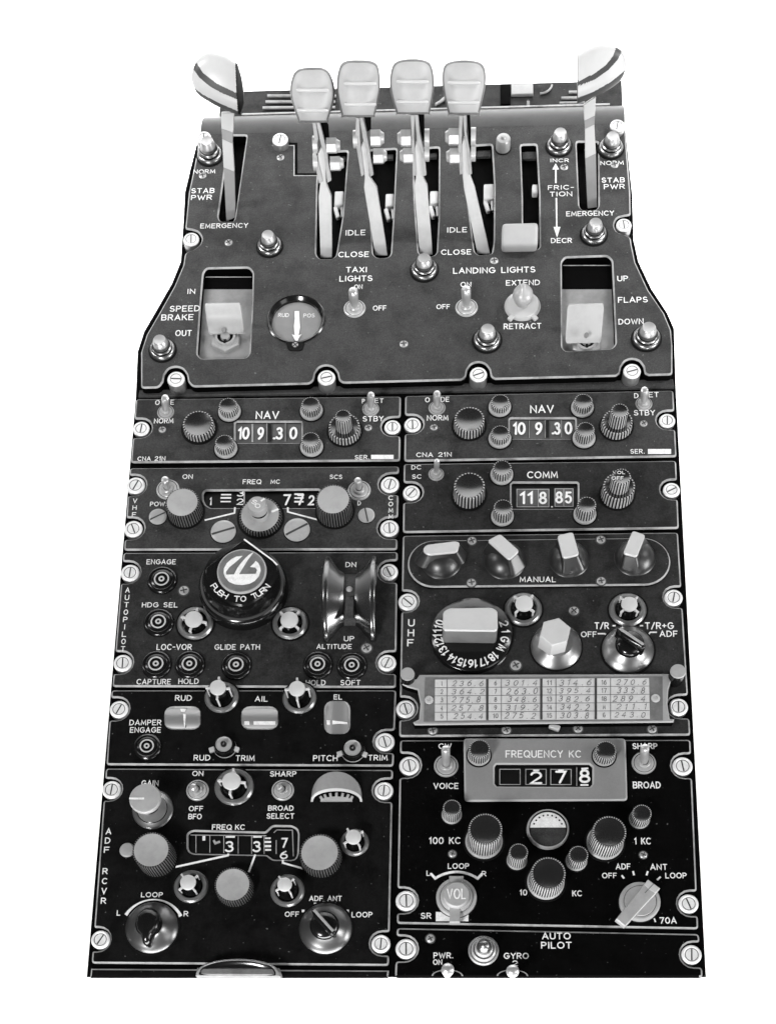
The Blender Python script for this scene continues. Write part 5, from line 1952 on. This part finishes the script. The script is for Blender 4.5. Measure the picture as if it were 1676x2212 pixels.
tp = fillet(ccw(upoly([(957, 1320), (970, 1312.5), (1062, 1311), (1074, 1318), (1075, 1356), (1071, 1363.5), (960, 1362), (956, 1356)], zt)), 6, 3, 15)
prism(bm, tp, ZP + 12, zt, 0, 2.5, 1)
part('dial_grip', bm, [M_TOP, M_DKFACE], cdl)
bm = bmesh.new()
p = P(1014, 1303.5, ZP + 1)
box(bm, (p.x, p.y, ZP + 3), (10, 9, 6), 0, None, 1)
part('index_mark', bm, [M_OFFWHITE], uh)
post_light(uh, 1130, 1316, 40, 1128, 1302, 19.5, rot=48)
post_light(uh, 1355, 1317, 40, 1352.7, 1303, 18, rot=45)
screw(uh, 1239, 1319, 12, ZP)
screw(uh, 1113.8, 1436.5, 13, ZP)
# hexagonal knob on a flared skirt
p = P(1201, 1396, ZP + 4)
R = 55 * ux(1201, 1396, ZP)
bm = bmesh.new()
lathe(bm, [(R * 1.05, 0, 1), (R * 1.05, 1.5, 1), (R, 2), (R * .96, 5), (R * .75, 12), (R * .6, 18), (0, 18)], 56)
hk = part('hexagonal_knob', bm, [M_SKIRT, M_PLASTIC], uh, (p.x, p.y, ZP))
q = P(1199, 1364, ZP + 56)
bm = bmesh.new()
rh = 34.5 * ux(1199, 1364, ZP + 56)
ol = [(q.x + rh * math.cos(math.radians(a)), q.y + rh * math.sin(math.radians(a))) for a in (-104, -44, 16, 76, 136, 196)]
prism(bm, ol, ZP + 14, ZP + 56, 0, 1.4)
part('hexagonal_grip', bm, [M_TOP], hk, angle=20)
pointer_knob(uh, 1356, 1402, 56, math.radians(52), 'selector_knob', 'bar')
# pegs at the ends of the card holder
for x, y, r in ((880, 1455, 15.5), (1464, 1449, 17)):
    zt = ZP + 36
    p = P(x, y, zt)
    rr = r * ux(x, y, zt)
    bm = bmesh.new()
    lathe(bm, [(rr * 1.05, 0), (rr, 2), (rr, 33, 1), (rr * .94, 36, 1), (0, 36, 1)], 32)
    part('end_peg', bm, [M_PLASTIC, M_GREYCAP], uh, (p.x, p.y, ZP))
# frequency card in its holder
zh = ZP + 16
bm = bmesh.new()
hol = [(906, 1457), (1447, 1455), (1449, 1470), (1443, 1490), (1441, 1520), (1446, 1552), (1456, 1553), (1454, 1560), (896, 1566), (892, 1560), (905, 1553), (908, 1520), (902, 1490), (880, 1484), (868, 1478), (875, 1470), (900, 1466)]
plate(bm, ccw(upoly(hol, zh)), [], zh, ZP, 2.4, 0, 1, 2)
fc = part('card_holder', bm, [M_HOLDER, M_IVORY, M_DECK], uh)
bm = bmesh.new()
zc = zh + .8
prism(bm, upoly([(918, 1463), (1430, 1461), (1431, 1556), (915, 1559)], zc), zh - .5, zc, 0)
part('card_backing', bm, [M_DISC], fc)
bm = bmesh.new()
zc2 = zc + .5
prism(bm, upoly([(939.5, 1468), (1401, 1464.5), (1403, 1553), (939, 1556.5)], zc2), zc - .2, zc2, 0)
yr = lambda i, x: (1468 + (1556.5 - 1468) * i / 5) - (x - 939) * (3.5 / 462)
for x in (965.5, 1082.5, 1200, 1318):
    line(bm, [(x, yr(0, x)), (x, yr(5, x))], 1.5, zc2, 1)
for i in range(1, 5):
    line(bm, [(939, yr(i, 939)), (1402, yr(i, 1402))], 1.3, zc2 + .1, 1)
for x in (1052, 1168.5, 1286):
    line(bm, [(x, yr(0, x)), (x, yr(5, x))], 5, zc2 + .2, 2)
NUM = ['1', '2', '3', '4', '5', '6', '7', '8', '9', '10', '11', '12', '13', '14', '15', '16', '17', '18', 'M', 'G']
FRQ = ['236.6', '364.2', '275.8', '257.8', '254.4', '301.4', '263.0', '348.6', '319.2', '275.2', '314.6', '395.4', '382.6', '342.2', '303.8', '270.6', '335.8', '289.4', '211.1', '243.0']
for i in range(20):
    col, row = divmod(i, 5)
    xn = (954, 1070, 1186, 1304)[col]
    xf = (1010, 1126, 1243, 1361)[col]
    ym = lambda x: (yr(row, x) + yr(row + 1, x)) / 2
    text(bm, NUM[i], xn, ym(xn), (5.5 if NUM[i] != '1' else 2.5) * len(NUM[i]), 10.5, zc2 + .2, 3, .13)
    text(bm, FRQ[i], xf + random.uniform(-3, 3), ym(xf), random.uniform(60, 70), random.uniform(12, 13.5), zc2 + .2, 3, .11, slant=.25, jit=.06, gap=.7)
part('frequency_card', bm, [M_PAPER, M_PENCIL, M_STRIPE, M_PENCIL], fc)
for x, y in ((926.5, 1512), (1415, 1508.5)):
    p = P(x, y, zc)
    bm = bmesh.new()
    lathe(bm, [(0, 1.6), (3, 1.6, 1), (4, 3), (8, 2.4), (9, 0)], 20)
    part('rivet', bm, [M_OFFWHITE, M_MIDGREY], fc, (p.x, p.y, zc))
for a in ((934.4, 1577, 11), (1093.4, 1576, 11), (1248, 1573, 11), (1408, 1574, 11)):
    screw(uh, *a, ZP)
bm = bmesh.new()
p = P(1197, 1571, ZP + 6)
box(bm, (p.x, p.y, ZP + 6), (22, 11, 10), 0, Matrix.Rotation(-.4, 3, 'Z'), 3)
part('card_catch', bm, [M_OFFWHITE], uh)

# ================================================================== ADF panel (right)
fr = thing('direction_finder_panel', 'jet black panel with grey FREQUENCY KC plate reading 2 7 8 and VOL knob', 'radio panel', P(1180, 1800, 0), 'direction finder panels')


def w_(bm):
    for a in (('CW', 961, 1612, 28, 12), ('VOICE', 963, 1698, 54, 13), ('SHARP', 1392, 1612, 54, 13), ('BROAD', 1396, 1696, 60, 15), ('100 KC', 960.5, 1816, 68, 15), ('1 KC', 1387, 1817, 36, 15), ('LOOP', 990, 1871, 46, 12),
              ('L', 925, 1886.5, 8, 11.5), ('R', 1045, 1887.5, 10, 11.5), ('10', 1130, 1928, 16, 13), ('KC', 1245.7, 1930, 21, 13), ('SR', 920, 1978.5, 23, 13), ('OFF', 1315.6, 1891.5, 32, 12), ('ADF', 1345, 1872, 32, 13),
              ('ANT', 1421.8, 1873, 37, 13), ('LOOP', 1459, 1891.5, 46, 12.5), ('70A', 1442, 1988.5, 37, 14)):
        text(bm, *a, ZP, th=.18)
    blank(bm, 941, 1970, 1011.5, 1990)
    line(bm, [(1412, 1984), (1415, 1992)], 3, ZP)
    c0 = P(985.5, 1958, ZP).to_2d()
    rr = 78 * ux(985, 1930, ZP)
    A = [c0 + Vector((math.cos(math.radians(a)), math.sin(math.radians(a)))) * rr for a in range(54, 127, 6)]
    ribbon(bm, [c0 + (A[0] - c0) * 1.0 + Vector((8, 9))] + A + [c0 + (A[-1] - c0) + Vector((-8, 9))], 5, ZP + .35, 2)
    for L in ([(1342, 1891), (1347, 1898)], [(1366.5, 1882), (1368.5, 1891)], [(1398.5, 1882), (1395.5, 1891)], [(1426, 1894), (1418.5, 1901)]):
        line(bm, L, 4, ZP)


simple_plate(fr, (864, 1598), (1491, 1597), (1508, 2007), (857, 1995), [('L', 880, 1653, 28), ('R', 1478, 1654, 28), ('L', 873, 1945, 28), ('R', 1491, 1951.5, 28)], M_BLK, words=w_)
for px, py, r in ((884, 1653, 22), (1474, 1654, 22), (877.4, 1945, 23), (1487, 1951.6, 22)):
    fastener(fr, px, py, r, 0, 10, math.radians(97))
# light grey counter plate
zg = ZP + 9
bm = bmesh.new()
FW = [(1072, 1651), (1272, 1651), (1279, 1657), (1279, 1693), (1274, 1699), (1073, 1698), (1068, 1692), (1068, 1656)]
plate(bm, fillet(ccw(upoly([(1001, 1594), (1351, 1594), (1355, 1729), (1003, 1731)], zg)), 8, 4), [ccw(upoly(FW, zg))], zg, ZP - 1, 3.2, 0, 1, 3)
text(bm, 'FREQUENCY KC', 1173, 1629, 163, 16, zg, 2, .16)
cp = part('counter_plate', bm, [M_GPLATE, M_IVORY, M_WHITE, M_DECK], fr)
window(fr, FW, zg, [('2', 1157.4, 1680, 26, 28), ('7', 1211, 1679, 24, 28), ('8', 1262, 1677, 24, 30)], 7,
       lines=[([(a, 1662), (b, 1662), (b, 1695), (a, 1695), (a, 1662)], 1.6) for a, b in ((1079, 1123), (1135, 1179), (1189, 1233))] + [([(1245, 1658), (1245, 1698)], 1.5), ([(1151, 1664), (1164, 1664)], 3, 0), ([(1205, 1664), (1217, 1664)], 3, 0), ([(1255, 1661), (1270, 1660)], 4, 0), ([(1253, 1696), (1270, 1696)], 4, 0)])
for a in ((1035.4, 1618, 23, 1655, 24.5, zg), (1308, 1621, 23, 1656, 24.5, zg), (976, 1745, 20, 1781, 21.5, ZP), (1386, 1757, 21, 1791, 22.5, ZP), (1119.7, 1840.8, 20.5, 1880, 22, ZP), (1249, 1846.7, 21.5, 1882, 23, ZP)):
    knob(fr, *a[:5], zp=a[5], teeth=28)
for a in ((1048, 1791, 37, 1856, 40), (1315.6, 1796.8, 37, 1858, 40), (1184, 1886.5, 38, 1944, 40)):
    knob(fr, *a, teeth=42)
toggle(fr, 963.4, 1655, 962.4, 1615, 24.5, 9.5, zt=62)
toggle(fr, 1390, 1649, 1392, 1612, 24.5, 9.5, zt=58)
screw(fr, 977, 1844, 9, ZP, 50)
screw(fr, 1389, 1846, 9, ZP, 60)
# half white meter
p = P(1183, 1791, ZP + 4)
R = 46 * ux(1183, 1791, ZP)
bm = bmesh.new()
lathe(bm, [(R * 1.0, 0), (R, 4), (R * .95, 8), (R * .9, 8, 1), (R * .87, 4, 1), (R * .84, 3, 1)], 56)
mt = part('tuning_meter', bm, [M_MIDGREY, M_GROOVE], fr, (p.x, p.y, ZP))
bm = bmesh.new()
lathe(bm, [(0, 3), (R * .87, 3)], 48)
part('meter_face', bm, [M_METER], mt, (p.x, p.y, ZP))
bm = bmesh.new()
prism(bm, [(R * .85 * math.cos(math.radians(a)), R * .85 * math.sin(math.radians(a))) for a in range(6, 175, 8)], 3, 3.8, 0)
for a in range(22, 160, 17):
    lathe(bm, [(0, 4.3), (1.9, 4.3)], 10, 1, (R * .7 * math.cos(math.radians(a)), R * .7 * math.sin(math.radians(a))))
part('meter_scale', bm, [M_WHITE, M_GROOVE], mt, (p.x, p.y, ZP))
# volume knob
p = P(985.5, 1938, ZP + 8)
R = 43.5 * ux(985, 1938, ZP)
bm = bmesh.new()
lathe(bm, [(R * 1.04, 0, 1), (R, 1.5), (R, 8), (R * .92, 10), (R * .82, 10, 1), (R * .80, 9.5), (R * .78, 15), (R * .7, 18), (0, 18)], 52)
vk = part('volume_knob', bm, [M_MIDGREY, M_GROOVE], fr, (p.x, p.y, ZP))
q = P(985.6, 1931, ZP + 34)
rc = 28.5 * ux(985, 1931, ZP + 34)
bm = bmesh.new()
lathe(bm, [(rc * 1.0, 10), (rc, 29), (rc * .96, 32, 1), (rc * .92, 33), (0, 33.4)], 44)
part('knob_cap', bm, [M_GREYCAP, M_EDGE], vk, (q.x, q.y, ZP))
bm = bmesh.new()
text(bm, 'VOL', 985.5, 1931, 41, 23, ZP + 33.6, 0, .15)
part('knob_marking', bm, [M_WHITE], vk)
bm = bmesh.new()
prism(bm, upoly([(970, 1892), (1001, 1892), (998, 1905), (973, 1905)], ZP + 18), ZP + 2, ZP + 18, 0, 1)
prism(bm, upoly([(971, 1952), (994, 1952), (993, 1992), (970.5, 1992)], ZP + 20), ZP + 2, ZP + 20, 0, 1)
part('knob_pointer', bm, [M_GREYCAP], vk)
# selector with a broad bar
p = P(1381, 1948, ZP + 6)
R = 44 * ux(1381, 1948, ZP)
bm = bmesh.new()
lathe(bm, [(R * 1.04, 0, 1), (R, 1.5), (R, 9), (R * .93, 11), (R * .8, 11, 1), (R * .78, 10.5), (R * .76, 14), (0, 14)], 52)
sk = part('selector_knob', bm, [M_MIDGREY, M_GROOVE], fr, (p.x, p.y, ZP))
zt = ZP + 24
bm = bmesh.new()
prism(bm, ccw(upoly([(1330, 1985), (1384, 1918), (1391, 1908), (1416, 1930), (1406, 1940), (1350, 2001)], zt)), ZP + 8, zt, 0, 1.4)
part('selector_bar', bm, [M_GREYCAP], sk, angle=25)
bm = bmesh.new()
prism(bm, ccw(upoly([(1390, 1911), (1399, 1900), (1425, 1919), (1415, 1930), (1403, 1923)], zt)), ZP + 8, zt + .6, 0, 1)
line(bm, [(1392, 1929), (1411, 1909)], 2, zt + .7, 1)
part('pointer_tip', bm, [M_OFFWHITE, M_PENCIL], sk, angle=25)

# ================================================================== gyro panel (lower right)
gy = thing('gyro_switch_panel', 'black panel strip at the bottom right lettered AUTO PILOT and GYRO', 'switch panel', P(1190, 2060, 0))
bm = bmesh.new()
ol = panel_outline((857, 2004), (1509, 2017), (1518, 2111), (853, 2111), ZP, [('L', 873, 2049, 28), ('R', 1497, 2062, 28)], 7)
plate(bm, ol, [], ZP, 0, 3.4, 0, 1, 3)
plain_front(bm)
for a in (('PWR.', 957.5, 2064, 43, 13), ('ON', 945, 2078.5, 20, 12), ('GYRO', 1114.5, 2065, 54, 13.5), ('2', 1112, 2081, 12, 12), ('AUTO', 1201, 2022, 62, 15), ('PILOT', 1201, 2042, 66, 15)):
    text(bm, *a, ZP, th=.19)
part('face_plate', bm, [M_BLK, M_EDGE, M_WHITE, M_DECK], gy)
fastener(gy, 877, 2049, 22.5, 0, 10, math.radians(95))
fastener(gy, 1493.5, 2061.7, 22, 0, 10, math.radians(95))
screw(gy, 929.4, 2027, 10, ZP)
p = P(1044, 2053, ZP + 4)
R = 33 * ux(1044, 2053, ZP)
bm = bmesh.new()
lathe(bm, [(R * 1.0, 0), (R, 4), (R * .95, 6), (R * .86, 5, 1), (R * .82, 6), (R * .80, 13), (R * .72, 15), (R * .64, 13, 1), (R * .60, 14), (R * .58, 22), (R * .5, 24), (R * .46, 20, 1)], 48)
lo = part('press_lamp', bm, [M_STEEL, M_GROOVE], gy, (p.x, p.y, ZP))
bm = bmesh.new()
rb = R * .49
lathe(bm, [(rb * .9, 18), (rb, 26), (rb * .95, 34), (rb * .72, 42), (rb * .4, 46.5), (0, 48)], 36)
part('lamp_dome', bm, [M_BARREL], lo, (p.x, p.y, ZP), angle=60)
for bx, tx, ty in ((966, 967, 2090), (1106, 1107, 2094)):
    q = P(bx, 2109.5, ZP)
    bm = bmesh.new()
    R = 34 * ux(bx, 2109, ZP)
    N = 24
    ro = [bm.verts.new((R * math.cos(math.pi * i / N), R * .42 * math.sin(math.pi * i / N), 4)) for i in range(N + 1)]
    ri = [bm.verts.new((R * .9 * math.cos(math.pi * i / N), R * .36 * math.sin(math.pi * i / N), 5)) for i in range(N + 1)]
    rc = bm.verts.new((0, 0, 5))
    for i in range(N):
        face(bm, (ro[i], ro[i + 1], ri[i + 1], ri[i]), 0)
        face(bm, (ri[i], ri[i + 1], rc), 1)
    to = part('toggle_switch', bm, [M_MIDGREY, M_DECK], gy, (q.x, q.y, ZP))
    e = P(tx, ty + 2, ZP + 52)
    bm = bmesh.new()
    b0 = Vector((q.x, q.y + 4, ZP + 3))
    v = e - b0
    tube(bm, [b0, b0 + v * .4, b0 + v * .7, b0 + v * .9, b0 + v * .98, b0 + v], [8, 10, 12, 11.5, 8, 3], 20)
    part('bat_lever', bm, [M_METAL], to)
